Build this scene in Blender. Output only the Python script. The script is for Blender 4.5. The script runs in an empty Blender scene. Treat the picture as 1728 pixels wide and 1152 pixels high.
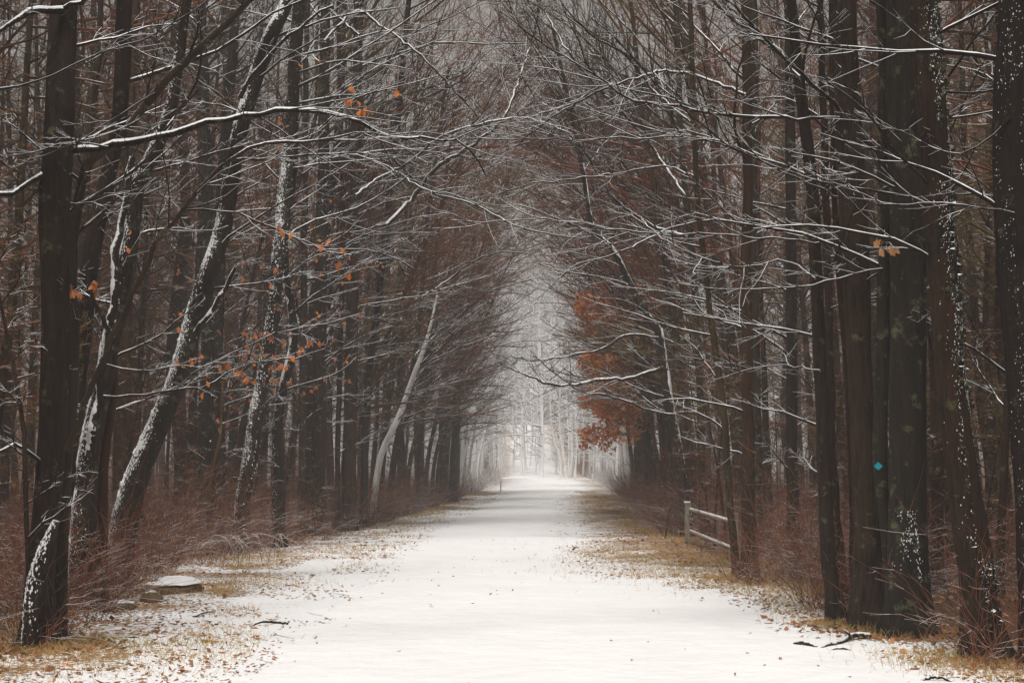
import bpy, math, random
import numpy as np
from mathutils import Vector

R = math.radians
random.seed(7)
rng = np.random.default_rng(11)
scn = bpy.context.scene
col = scn.collection

# ------------------------------------------------------------------ camera, sky, sun, exposure
FPX, CX, CY, HOR, CAMH = 2400.0, 864.0, 576.0, 778.0, 1.6
PITCH = math.atan((HOR - CY) / FPX)
cam_d = bpy.data.cameras.new("camera")
cam_d.sensor_width = 36.0
cam_d.lens = 50.0
cam_d.clip_start = 0.05
cam_d.clip_end = 3000
cam = bpy.data.objects.new("camera", cam_d)
col.objects.link(cam)
cam.location = (0, 0, CAMH)
cam.rotation_euler = (R(90) + PITCH, 0, 0)
scn.camera = cam

SUN_EL, SUN_AZ = 68.0, 192.0        # high soft sun behind thin cloud, over the left shoulder
world = bpy.data.worlds.new("World")
scn.world = world
world.use_nodes = True
wn, wl = world.node_tree.nodes, world.node_tree.links
wn.clear()
sky = wn.new("ShaderNodeTexSky")
sky.sky_type = 'NISHITA'
sky.sun_disc = False
sky.sun_elevation = R(SUN_EL)
sky.sun_rotation = R(SUN_AZ)
sky.dust_density = 4.0
sky.air_density = 1.0
hs = wn.new("ShaderNodeHueSaturation")
hs.inputs['Saturation'].default_value = 0.06
bg = wn.new("ShaderNodeBackground")
bg.inputs['Strength'].default_value = 0.08
wo = wn.new("ShaderNodeOutputWorld")
wl.new(sky.outputs[0], hs.inputs['Color'])
wm = wn.new("ShaderNodeMix")       # warm tone of the thin overcast
wm.data_type = 'RGBA'
wm.blend_type = 'MULTIPLY'
wm.inputs[0].default_value = 1.0
wm.inputs[7].default_value = (1.0, 0.95, 0.89, 1)
wl.new(hs.outputs[0], wm.inputs[6])
wl.new(wm.outputs[2], bg.inputs['Color'])
wl.new(bg.outputs[0], wo.inputs['Surface'])

sun_d = bpy.data.lights.new("sun", 'SUN')
sun_d.energy = 3.0
sun_d.angle = R(18)
sun_d.color = (1.0, 0.962, 0.92)
sun = bpy.data.objects.new("sun", sun_d)
col.objects.link(sun)
az = R(SUN_AZ)
sdir = Vector((math.sin(az) * math.cos(R(SUN_EL)), math.cos(az) * math.cos(R(SUN_EL)), math.sin(R(SUN_EL))))
sun.rotation_euler = sdir.to_track_quat('Z', 'Y').to_euler()
sun.location = sdir * 200

scn.view_settings.view_transform = 'Standard'
scn.view_settings.look = 'None'
scn.view_settings.gamma = 1
scn.view_settings.use_curve_mapping = False
scn.view_settings.exposure = 0.02
scn.cycles.max_bounces = 5
scn.cycles.diffuse_bounces = 3
scn.cycles.glossy_bounces = 1
scn.cycles.transmission_bounces = 1
scn.cycles.volume_bounces = 2
scn.cycles.use_denoising = True
scn.cycles.caustics_reflective = False
scn.cycles.caustics_refractive = False
scn.cycles.use_adaptive_sampling = False

HAZE_DENSITY = 0.0018


# ------------------------------------------------------------------ geometry helpers
def ray(px, py):
    cx, cy = (px - CX) / FPX, (CY - py) / FPX
    return np.array([cx, math.cos(PITCH) - cy * math.sin(PITCH), math.sin(PITCH) + cy * math.cos(PITCH)])


def at(px, py, D):
    r = ray(px, py)
    return np.array([0, 0, CAMH]) + r * (D / r[1])


def ground(px, py):
    r = ray(px, py)
    return np.array([0, 0, CAMH]) + r * (-CAMH / r[2])


def proj(p):
    p = np.asarray(p) - np.array([0, 0, CAMH])
    y = p[..., 1] * math.cos(PITCH) + p[..., 2] * math.sin(PITCH)
    z = -p[..., 1] * math.sin(PITCH) + p[..., 2] * math.cos(PITCH)
    y = np.maximum(y, 0.01)
    return CX + FPX * p[..., 0] / y, CY - FPX * z / y


def norm(v):
    return v / np.maximum(np.linalg.norm(v, axis=-1, keepdims=True), 1e-9)


def hash3(i, j, k):
    h = (i * 374761393 + j * 668265263 + k * 2147483647 // 7) & 0x7fffffff
    h = ((h ^ (h >> 13)) * 1274126177) & 0x7fffffff
    return ((h ^ (h >> 16)) & 0xffff) / 65535.0


def vnoise(x, y, z=0.0):
    x, y, z = np.broadcast_arrays(np.asarray(x, float), np.asarray(y, float), np.asarray(z, float))
    xi, yi, zi = np.floor(x).astype(np.int64), np.floor(y).astype(np.int64), np.floor(z).astype(np.int64)
    fx, fy, fz = x - xi, y - yi, z - zi
    fx, fy, fz = fx * fx * (3 - 2 * fx), fy * fy * (3 - 2 * fy), fz * fz * (3 - 2 * fz)
    r = 0
    for a in (0, 1):
        for b in (0, 1):
            for c in (0, 1):
                w = (fx if a else 1 - fx) * (fy if b else 1 - fy) * (fz if c else 1 - fz)
                r = r + w * hash3(xi + a, yi + b, zi + c)
    return r


def catmull(P, n):
    P = np.asarray(P, float)
    if len(P) == 2:
        t = np.linspace(0, 1, n)[:, None]
        return P[0] * (1 - t) + P[1] * t
    Q = np.vstack([2 * P[0] - P[1], P, 2 * P[-1] - P[-2]])
    d = np.r_[0, np.cumsum(np.linalg.norm(np.diff(P[:, :3], axis=0), axis=1))]
    s = np.linspace(0, d[-1], n)
    k = np.clip(np.searchsorted(d, s, side='right') - 1, 0, len(P) - 2)
    t = ((s - d[k]) / np.maximum(d[k + 1] - d[k], 1e-9))[:, None]
    p0, p1, p2, p3 = Q[k], Q[k + 1], Q[k + 2], Q[k + 3]
    return 0.5 * ((2 * p1) + (-p0 + p2) * t + (2 * p0 - 5 * p1 + 4 * p2 - p3) * t ** 2 + (-p0 + 3 * p1 - 3 * p2 + p3) * t ** 3)


class Bag:
    """collects faces and links them as ONE mesh object"""
    def __init__(s):
        s.v, s.q, s.t, s.n = [], [], [], 0

    def add(s, v, quads=None, tris=None):
        v = np.asarray(v, float).reshape(-1, 3)
        s.v.append(v)
        if quads is not None and len(quads):
            s.q.append(np.asarray(quads, np.int64).reshape(-1, 4) + s.n)
        if tris is not None and len(tris):
            s.t.append(np.asarray(tris, np.int64).reshape(-1, 3) + s.n)
        s.n += len(v)

    def tubes(s, pts, rad, S=3, upright=False, wob=None, cap=False):
        N, P, _ = pts.shape
        if N == 0:
            return
        tan = np.empty_like(pts)
        tan[:, 1:-1] = pts[:, 2:] - pts[:, :-2]
        tan[:, 0] = pts[:, 1] - pts[:, 0]
        tan[:, -1] = pts[:, -1] - pts[:, -2]
        tan = norm(tan)
        mean = norm(pts[:, -1] - pts[:, 0])
        if upright:
            ref = np.tile([[1.0, 0.0, 0.0]], (N, 1))
        else:
            ref = np.cross(mean, [0, 0, 1.0])
            bad = np.linalg.norm(ref, axis=1) < 0.15
            ref[bad] = [1, 0, 0]
            ref = norm(ref)
        ref = ref[:, None, :]
        u = norm(ref - tan * (tan * ref).sum(-1, keepdims=True))
        w = np.cross(u, tan)
        a = np.arange(S) / S * 2 * math.pi + math.pi / 2
        rr = np.repeat(rad[:, :, None], S, axis=2) if wob is None else rad[:, :, None] * wob
        V = pts[:, :, None, :] + rr[..., None] * (np.cos(a)[None, None, :, None] * u[:, :, None, :] + np.sin(a)[None, None, :, None] * w[:, :, None, :])
        i = np.arange(S)
        j = (i + 1) % S
        ring = np.arange(P - 1)[:, None] * S
        f = np.stack([ring + i, ring + j, ring + S + j, ring + S + i], -1).reshape(-1, 4)
        F = (np.arange(N)[:, None, None] * (P * S) + f[None]).reshape(-1, 4)
        s.add(V, F)
        if cap:
            for k in range(N):
                vb = V[k, -1]
                c = vb.mean(0)
                s.add(np.vstack([vb, c]), tris=[(q, (q + 1) % S, S) for q in range(S)])
                vb = V[k, 0]
                s.add(np.vstack([vb, vb.mean(0)]), tris=[((q + 1) % S, q, S) for q in range(S)])
        return V

    def build(s, name, mat, parent=None, origin=None, smooth=True, mesh_only=False):
        V = np.vstack(s.v)
        if origin is not None:
            V = V - np.asarray(origin)
        Q = np.vstack(s.q) if s.q else np.zeros((0, 4), np.int64)
        T = np.vstack(s.t) if s.t else np.zeros((0, 3), np.int64)
        me = bpy.data.meshes.new(name)
        me.vertices.add(len(V))
        me.vertices.foreach_set("co", V.astype(np.float32).ravel())
        loops = np.concatenate([Q.ravel(), T.ravel()]).astype(np.int32)
        me.loops.add(len(loops))
        me.loops.foreach_set("vertex_index", loops)
        npoly = len(Q) + len(T)
        me.polygons.add(npoly)
        starts = np.concatenate([np.arange(len(Q)) * 4, len(Q) * 4 + np.arange(len(T)) * 3]).astype(np.int32)
        me.polygons.foreach_set("loop_start", starts)
        me.polygons.foreach_set("use_smooth", np.full(npoly, smooth, dtype=bool))
        me.update(calc_edges=True)
        me.materials.append(mat)
        if mesh_only:
            return me
        return link(name, me, parent)


def link(name, me, parent=None):
    o = bpy.data.objects.new(name, me)
    col.objects.link(o)
    o.parent = parent
    return o


def empty(name, loc):
    o = bpy.data.objects.new(name, None)
    o.empty_display_size = 0.3
    col.objects.link(o)
    o.location = tuple(float(q) for q in loc)
    return o


def tag(o, label=None, cat=None, group=None, kind=None):
    if label: o["label"] = label
    if cat: o["category"] = cat
    if group: o["group"] = group
    if kind: o["kind"] = kind
    return o


# ------------------------------------------------------------------ materials
def nmat(name):
    m = bpy.data.materials.new(name)
    m.use_nodes = True
    nt = m.node_tree
    b = nt.nodes["Principled BSDF"]
    b.inputs['Roughness'].default_value = 0.85
    b.inputs['Specular IOR Level'].default_value = 0.2
    return m, nt, nt.nodes, nt.links, b


def N(nt, typ, ins=None, **props):
    n = nt.nodes.new(typ)
    for k, v in props.items():
        setattr(n, k, v)
    for k, v in (ins or {}).items():
        if isinstance(v, bpy.types.NodeSocket):
            nt.links.new(v, n.inputs[k])
        else:
            n.inputs[k].default_value = v
    return n


def noise(nt, vec, scale, detail=3.0, rough=0.55):
    return N(nt, "ShaderNodeTexNoise", {'Vector': vec, 'Scale': scale, 'Detail': detail, 'Roughness': rough}).outputs[0]


def maprange(nt, v, a, b, c=0.0, d=1.0):
    n = N(nt, "ShaderNodeMapRange", {0: v, 1: a, 2: b, 3: c, 4: d})
    n.clamp = True
    return n.outputs[0]


def mix(nt, f, a, b, mode='MIX'):
    n = nt.nodes.new("ShaderNodeMix")
    n.data_type = 'RGBA'
    n.blend_type = mode
    for k, v in ((0, f), (6, a), (7, b)):
        if isinstance(v, bpy.types.NodeSocket):
            nt.links.new(v, n.inputs[k])
        else:
            n.inputs[k].default_value = v if k == 0 else (*v, 1)
    return n.outputs[2]


def math_(nt, op, a, b=0.0):
    n = nt.nodes.new("ShaderNodeMath")
    n.operation = op
    for k, v in ((0, a), (1, b)):
        if isinstance(v, bpy.types.NodeSocket):
            nt.links.new(v, n.inputs[k])
        else:
            n.inputs[k].default_value = v
    return n.outputs[0]


SNOW = (0.86, 0.87, 0.88)


def bark_material(name, dark, light, ridge=9.0, snow_at=0.45, speck=0.6, lichen=0.0, wind=(0, 0, 0), bump=0.6, tints=False, fine=45.0):
    if light[0] < 0.1:
        dark = tuple(q * 0.24 * w_ for q, w_ in zip(dark, (1.1, 0.97, 0.85)))
        light = tuple(q * 0.40 * w_ for q, w_ in zip(light, (1.15, 0.98, 0.82)))
    m, nt, nd, lk, b = nmat(name)
    geo = N(nt, "ShaderNodeNewGeometry")
    tc = N(nt, "ShaderNodeTexCoord")
    info = N(nt, "ShaderNodeObjectInfo")
    mp = N(nt, "ShaderNodeMapping", {'Vector': tc.outputs['Object'], 'Scale': (ridge, ridge, ridge * 0.13)})
    n1 = noise(nt, mp.outputs[0], 2.2, 5, 0.65)
    n2 = noise(nt, tc.outputs['Object'], 2.0, 4)
    c = mix(nt, maprange(nt, n1, 0.38, 0.62), dark, light)
    c = mix(nt, maprange(nt, n2, 0.3, 0.75, 0, 0.55), c, tuple(q * 1.5 for q in light))
    if lichen > 0:
        n3 = noise(nt, tc.outputs['Object'], 5.5, 6, 0.7)
        c = mix(nt, maprange(nt, n3, 0.62 - lichen * 0.12, 0.72 - lichen * 0.1, 0, 0.75), c, (0.15, 0.17, 0.09))
    c = mix(nt, 1.0, c, info.outputs['Color'], 'MULTIPLY')
    if tints:
        nw = noise(nt, geo.outputs['Position'], 0.16, 2)
        c = mix(nt, maprange(nt, nw, 0.46, 0.6, 0, 0.6), c, (0.19, 0.15, 0.04))
        nw2 = N(nt, "ShaderNodeMapping", {'Vector': geo.outputs['Position'], 'Location': (31, 17, 5)})
        nw2 = noise(nt, nw2.outputs[0], 0.2, 2)
        c = mix(nt, maprange(nt, nw2, 0.47, 0.6, 0, 0.8), c, (0.22, 0.07, 0.035))
    # snow lies where the surface faces up, and clings in specks to rough bark on the windward side
    sx = N(nt, "ShaderNodeSeparateXYZ", {0: geo.outputs['Normal']})
    s = sx.outputs[2]
    dotn = N(nt, "ShaderNodeVectorMath", {0: geo.outputs['Normal'], 1: wind}, operation='DOT_PRODUCT')
    s = math_(nt, 'ADD', s, dotn.outputs['Value'])
    ns = noise(nt, tc.outputs['Object'], fine, 3, 0.6)
    ns2 = noise(nt, tc.outputs['Object'], 3.0, 2)
    k = math_(nt, 'MULTIPLY', math_(nt, 'SUBTRACT', ns, 0.5), speck * 2)
    k2 = math_(nt, 'MULTIPLY', math_(nt, 'SUBTRACT', ns2, 0.5), speck * 0.8)
    s = math_(nt, 'ADD', math_(nt, 'ADD', s, k), k2)
    sf = maprange(nt, s, snow_at, snow_at + 0.1)
    c = mix(nt, sf, c, SNOW)
    lk.new(c, b.inputs['Base Color'])
    if bump > 0:
        hh = math_(nt, 'ADD', math_(nt, 'MULTIPLY', n1, 1.0), math_(nt, 'MULTIPLY', sf, 0.3))
        bp = N(nt, "ShaderNodeBump", {'Height': hh, 'Strength': min(bump * 1.5, 1.0), 'Distance': 0.05})
        lk.new(bp.outputs[0], b.inputs['Normal'])
    return m


def flat_material(name, c1, c2, scale=6.0, snow_at=None, island=False, c3=None):
    m, nt, nd, lk, b = nmat(name)
    tc = N(nt, "ShaderNodeTexCoord")
    geo = N(nt, "ShaderNodeNewGeometry")
    if island:
        f = geo.outputs['Random Per Island']
    else:
        f = maprange(nt, noise(nt, tc.outputs['Object'], scale, 4), 0.35, 0.65)
    c = mix(nt, f, c1, c2)
    if c3:
        c = mix(nt, maprange(nt, noise(nt, geo.outputs['Position'], 0.9, 3), 0.5, 0.6), c, c3)
    if snow_at is not None:
        sx = N(nt, "ShaderNodeSeparateXYZ", {0: geo.outputs['Normal']})
        s = math_(nt, 'ADD', sx.outputs[2], math_(nt, 'MULTIPLY', math_(nt, 'SUBTRACT', noise(nt, tc.outputs['Object'], 9, 3), 0.5), 0.7))
        sf = maprange(nt, s, snow_at, snow_at + 0.1)
        c = mix(nt, sf, c, SNOW)
    lk.new(c, b.inputs['Base Color'])
    return m


M = {}
M['bark'] = bark_material("rough_bark", (0.014, 0.009, 0.006), (0.058, 0.038, 0.025), 9, 0.62, 0.55, 0.3)
M['bark_snowy'] = bark_material("snow_blown_bark", (0.015, 0.011, 0.008), (0.060, 0.044, 0.032), 11, 0.42, 0.9, 0.3, wind=(-0.27, -0.08, 0), fine=38)
M['limb'] = bark_material('snow_topped_limb', (0.016, 0.011, 0.008), (0.055, 0.038, 0.026), 12, 0.42, 0.3, 0.2, fine=30)
M['bark_grey'] = bark_material("grey_bark", (0.022, 0.018, 0.014), (0.056, 0.047, 0.036), 7, 0.66, 0.5, 0.5)
M['bark_ridged'] = bark_material("ridged_bark", (0.008, 0.005, 0.004), (0.09, 0.057, 0.033), 13, 0.66, 0.5, 0.15, bump=1.0)
M['bark_smooth'] = bark_material("smooth_bark", (0.036, 0.024, 0.017), (0.075, 0.052, 0.036), 4, 0.6, 0.4, 0.15, bump=0.25)
M['twig'] = bark_material("twig_bark", (0.022, 0.012, 0.008), (0.06, 0.036, 0.022), 5, 0.60, 0.8, 0, bump=0, fine=5)
M['twig_far'] = bark_material("far_twig_bark", (0.024, 0.013, 0.009), (0.085, 0.042, 0.021), 5, 1.0, 0.6, 0, bump=0, tints=True, fine=5)
M["twig_fogpaint"] = bark_material("fog_painted_twigs", (0.06, 0.045, 0.04), (0.12, 0.09, 0.08), 5, -0.25, 0.9, 0, bump=0, fine=8)  # snow white over nearly the whole surface, standing in for fog on far twigs
M["trunk_fogpaint"] = bark_material("fog_painted_trunks", (0.06, 0.045, 0.04), (0.12, 0.095, 0.085), 8, -0.3, 0.9, 0.0, bump=0.3, wind=(-0.3, -0.2, 0))  # far trunks: the fog's paleness put into their colour
M['trunk_far'] = bark_material("far_trunk_bark", (0.018, 0.012, 0.008), (0.085, 0.052, 0.032), 8, 0.64, 0.6, 0.4, bump=0.4, wind=(-0.12, 0, 0))
M['pale'] = bark_material("pale_bark", (0.45, 0.42, 0.38), (0.75, 0.73, 0.70), 6, 0.2, 0.6, 0.1, bump=0.2, wind=(-0.2, -0.1, 0))
M['bramble'] = flat_material("bramble_stems", (0.15, 0.04, 0.02), (0.26, 0.11, 0.055), island=True, snow_at=0.86, c3=(0.10, 0.055, 0.035))
M['stems_fogpaint'] = flat_material('fog_painted_stems', (0.22, 0.15, 0.12), (0.4, 0.33, 0.3), island=True, snow_at=0.2)  # fog paleness painted into the far brush
M['pale_cane'] = flat_material("pale_canes", (0.25, 0.19, 0.15), (0.4, 0.33, 0.28), island=True, snow_at=0.75)
M['litter'] = flat_material("fallen_leaves", (0.20, 0.065, 0.025), (0.42, 0.22, 0.09), island=True, c3=(0.20, 0.09, 0.045))
M['grass'] = flat_material("dry_grass", (0.48, 0.29, 0.09), (0.58, 0.42, 0.20), island=True, c3=(0.38, 0.31, 0.11))
M['rust'] = flat_material("rust_leaves", (0.66, 0.17, 0.04), (0.76, 0.34, 0.11), island=True, snow_at=0.93)
M['leaf'] = flat_material("orange_leaf", (0.42, 0.11, 0.03), (0.58, 0.22, 0.06), 20, snow_at=0.95)
M['leaf_tan'] = flat_material("tan_leaf", (0.50, 0.22, 0.08), (0.6, 0.32, 0.14), 14, snow_at=0.8)
M['rock'] = flat_material("brown_rock", (0.10, 0.06, 0.028), (0.19, 0.13, 0.07), 14, snow_at=0.86)
M['wood'] = bark_material("weathered_fence_wood", (0.16, 0.14, 0.10), (0.28, 0.25, 0.19), 12, 0.5, 0.3, 0.3, bump=0.4)
M['post'] = flat_material("white_post_paint", (0.75, 0.74, 0.72), (0.82, 0.82, 0.8), 5)
M['teal'] = flat_material("teal_marker_paint", (0.0, 0.33, 0.42), (0.01, 0.38, 0.46), 30)
M['iron'] = flat_material("rusty_iron", (0.06, 0.02, 0.014), (0.10, 0.04, 0.025), 20)
M['nail'] = flat_material("nail_metal", (0.05, 0.05, 0.05), (0.09, 0.08, 0.08), 20)
M['ivy'] = flat_material("ivy_leaves", (0.018, 0.022, 0.012), (0.06, 0.065, 0.03), island=True, snow_at=0.75)
M['clump'] = flat_material("clinging_snow", (0.80, 0.81, 0.82), SNOW, 9)


# snow on the path
def snow_material():
    m, nt, nd, lk, b = nmat("trail_snow")
    geo = N(nt, "ShaderNodeNewGeometry")
    p = geo.outputs['Position']
    n = noise(nt, p, 1.3, 5)
    c = mix(nt, maprange(nt, n, 0.3, 0.7), (0.84, 0.845, 0.85), (0.90, 0.90, 0.90))
    sp = noise(nt, p, 42, 2)
    c = mix(nt, maprange(nt, sp, 0.745, 0.78, 0, 0.35), c, (0.3, 0.24, 0.18))
    lk.new(c, b.inputs['Base Color'])
    b.inputs['Roughness'].default_value = 0.7
    h = math_(nt, 'ADD', noise(nt, p, 4, 6), math_(nt, 'MULTIPLY', noise(nt, p, 0.9, 3), 1.5))
    bp = N(nt, "ShaderNodeBump", {'Height': h, 'Strength': 0.7, 'Distance': 0.06})
    lk.new(bp.outputs[0], b.inputs['Normal'])
    return m


def ground_material():
    m, nt, nd, lk, b = nmat("snowy_leaf_litter")
    geo = N(nt, "ShaderNodeNewGeometry")
    at_ = N(nt, "ShaderNodeAttribute", attribute_name="litter")
    p = geo.outputs['Position']
    n1 = noise(nt, p, 16, 5, 0.7)
    n2 = noise(nt, p, 1.1, 4)
    lit = mix(nt, maprange(nt, noise(nt, p, 7, 4), 0.35, 0.65), (0.16, 0.07, 0.03), (0.36, 0.22, 0.09))
    lit = mix(nt, maprange(nt, noise(nt, p, 0.7, 3), 0.54, 0.64, 0, 0.5), lit, (0.34, 0.25, 0.12))
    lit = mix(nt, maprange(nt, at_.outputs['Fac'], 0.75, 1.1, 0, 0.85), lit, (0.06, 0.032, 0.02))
    v = math_(nt, 'ADD', math_(nt, 'ADD', n1, math_(nt, 'MULTIPLY', math_(nt, 'SUBTRACT', n2, 0.5), 0.5)), math_(nt, 'MULTIPLY', math_(nt, 'SUBTRACT', at_.outputs['Fac'], 0.5), 0.42))
    f = maprange(nt, v, 0.52, 0.58)
    c = mix(nt, f, (0.85, 0.855, 0.86), lit)
    lk.new(c, b.inputs['Base Color'])
    h = math_(nt, 'ADD', n1, math_(nt, 'MULTIPLY', f, -0.5))
    bp = N(nt, "ShaderNodeBump", {'Height': h, 'Strength': 0.6, 'Distance': 0.03})
    lk.new(bp.outputs[0], b.inputs['Normal'])
    return m


M['snow'] = snow_material()
M['ground'] = ground_material()

# ------------------------------------------------------------------ the corridor: edges read off the picture, in metres
def edge(pxs):
    g = np.array([ground(*q)[:2] for q in pxs])
    g = g[np.argsort(g[:, 1])]
    return lambda y: np.interp(y, g[:, 1], g[:, 0])


WOOD_L = edge([(0, 1122), (280, 955), (540, 908), (700, 863), (800, 830), (835, 812)])
WOOD_R = edge([(1690, 1120), (1480, 1056), (1250, 972), (1160, 918), (1090, 862), (1045, 830), (1015, 811)])
PATH_L = edge([(380, 1152), (450, 1118), (505, 1066), (560, 1018), (640, 978), (672, 945), (738, 893), (815, 856), (868, 832), (893, 812)])
PATH_R = edge([(1620, 1152), (1490, 1102), (1330, 1050), (1180, 1012), (1060, 988), (990, 966), (948, 938), (943, 895), (946, 850), (950, 813)])

# ------------------------------------------------------------------ ground
gx = np.unique(np.r_[-320, -200, -130, -90, -60, -45, -35, np.arange(-28, -8, 1.0), np.arange(-8, 10, 0.3), np.arange(10, 28, 1.0), 28, 35, 45, 60, 90, 130, 200, 320])
gy = np.unique(np.r_[-120, -60, -30, -15, -8, -2, 3, 7, np.arange(8, 30, 0.4), np.arange(30, 60, 1.2), np.arange(60, 140, 3.0), 145, 155, 170, 190, 220, 260, 330])
X, Y = np.meshgrid(gx, gy)


def out_dist(x, y):
    """metres outside the open corridor (0 inside)"""
    return np.maximum(np.maximum(WOOD_L(y) - x, x - WOOD_R(y)), 0)


def gz(x, y):
    d = out_dist(x, y)
    dn = np.minimum(d, 6) / 6
    z = dn * (vnoise(x * 0.5, y * 0.5) - 0.55) * 0.35 + (vnoise(x * 0.09, y * 0.09, 3) - 0.5) * np.minimum(d / 20, 1) * 1.2
    side = np.minimum(np.maximum(PATH_L(y) - x, x - PATH_R(y)).clip(0) / 1.0, 1)
    z = z + side * (vnoise(x * 3, y * 3, 9) - 0.5) * 0.05 * (y < 60)
    t = np.clip((y - 150) / 150, 0, 1)
    u = np.clip((np.abs(x) - 38) / 80, 0, 1)
    v = np.clip((-y - 30) / 70, 0, 1)
    u, v = u * u * (3 - 2 * u), v * v * (3 - 2 * v)
    return z + np.maximum(t * t * (3 - 2 * t) * 10, np.maximum(u, v) * 26)


Z = gz(X, Y)
bag = Bag()
ny, nx = X.shape
i = (np.arange(ny - 1)[:, None] * nx + np.arange(nx - 1)[None]).reshape(-1)
bag.add(np.stack([X, Y, Z], -1), np.stack([i, i + 1, i + nx + 1, i + nx], -1))
g = bag.build("ground", M['ground'])
tag(g, kind="structure")
la = g.data.attributes.new("litter", 'FLOAT', 'POINT')
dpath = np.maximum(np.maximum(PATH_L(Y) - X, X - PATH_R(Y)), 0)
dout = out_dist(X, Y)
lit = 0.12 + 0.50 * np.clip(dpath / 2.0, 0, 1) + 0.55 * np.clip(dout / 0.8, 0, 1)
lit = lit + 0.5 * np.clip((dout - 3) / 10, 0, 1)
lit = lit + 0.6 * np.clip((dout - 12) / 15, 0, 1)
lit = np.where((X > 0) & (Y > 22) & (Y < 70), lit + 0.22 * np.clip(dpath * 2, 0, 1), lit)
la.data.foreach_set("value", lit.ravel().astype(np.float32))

# the snow covered path, a sheet with ragged edges just above the ground
ys = np.r_[np.linspace(-40, 8, 12), np.arange(8.4, 30, 0.16), np.arange(30, 60, 0.5), np.arange(60, 136, 2.0)]
nl = (vnoise(ys * 1.7, 0.5) - 0.5) * 0.5 + (vnoise(ys * 6, 4.5) - 0.5) * 0.22
nr = (vnoise(ys * 1.7, 8.5) - 0.5) * 0.5 + (vnoise(ys * 6, 12.5) - 0.5) * 0.22
xl, xr = PATH_L(ys) + nl, PATH_R(ys) + nr
tt = np.linspace(0, 1, 13)
PX = xl[:, None] * (1 - tt) + xr[:, None] * tt
PY = np.repeat(ys[:, None], 13, 1)
PZ = 0.004 + 0.016 * np.clip(np.minimum(tt, 1 - tt)[None] * 8, 0, 1) * np.ones_like(PX)
bag = Bag()
i = (np.arange(len(ys) - 1)[:, None] * 13 + np.arange(12)[None]).reshape(-1)
bag.add(np.stack([PX, PY, PZ], -1), np.stack([i, i + 1, i + 14, i + 13], -1))
tag(bag.build("snowy_path", M['snow']), kind="structure")


# a cross path at the far end, running off to both sides
bag = Bag()
a0, a1 = ground(838, 806.5), ground(1003, 808.5)
bag.add([(a0[0] - 3, a0[1] - 2.5, .012), (a1[0] + 1, a1[1] - 4, .012), (a1[0] + 1.5, a1[1] + 8, .012), (a0[0] - 4, a0[1] + 8, .012)], [(0, 1, 2, 3)])
tag(bag.build("cross_path", M['snow']), kind="structure")


# ------------------------------------------------------------------ branch growth (whole levels at a time)
def grow(start, dirs, length, r0, P, wig, trop, r1=0.25, rg=rng):
    n = len(start)
    pts = np.empty((n, P, 3))
    pts[:, 0] = start
    d = norm(dirs)
    st = (length / (P - 1))[:, None]
    for k in range(1, P):
        pts[:, k] = pts[:, k - 1] + d * st
        d = d + rg.normal(0, wig, (n, 3)) * np.array([1, 1, 0.7])
        d[:, 2] += trop
        d = norm(d)
    t = np.linspace(0, 1, P)
    rad = r0[:, None] * (1 - (1 - r1) * t[None])
    return pts, rad


def children(pts, length, k, frac, th=(0.45, 1.0), t0=0.12, flat=0.5, up=0.15, rg=rng):
    n, P, _ = pts.shape
    t = t0 + (0.97 - t0) * (np.arange(k)[None] + rg.random((n, k))) / k
    f = t * (P - 1)
    i = np.minimum(f.astype(int), P - 2)
    w = (f - i)[..., None]
    rows = np.arange(n)[:, None]
    a, b = pts[rows, i], pts[rows, i + 1]
    pos = a * (1 - w) + b * w
    tan = norm(b - a)
    rv = rg.normal(0, 1, (n, k, 3)) * np.array([1, 1, flat])
    rv[..., 2] += up
    perp = norm(rv - tan * (rv * tan).sum(-1, keepdims=True))
    ang = rg.uniform(*th, (n, k))[..., None]
    d = tan * np.cos(ang) + perp * np.sin(ang)
    L = length[:, None] * frac * (1.15 - 0.75 * t) * rg.uniform(0.6, 1.25, (n, k))
    return pos.reshape(-1, 3), d.reshape(-1, 3), L.reshape(-1)


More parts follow.
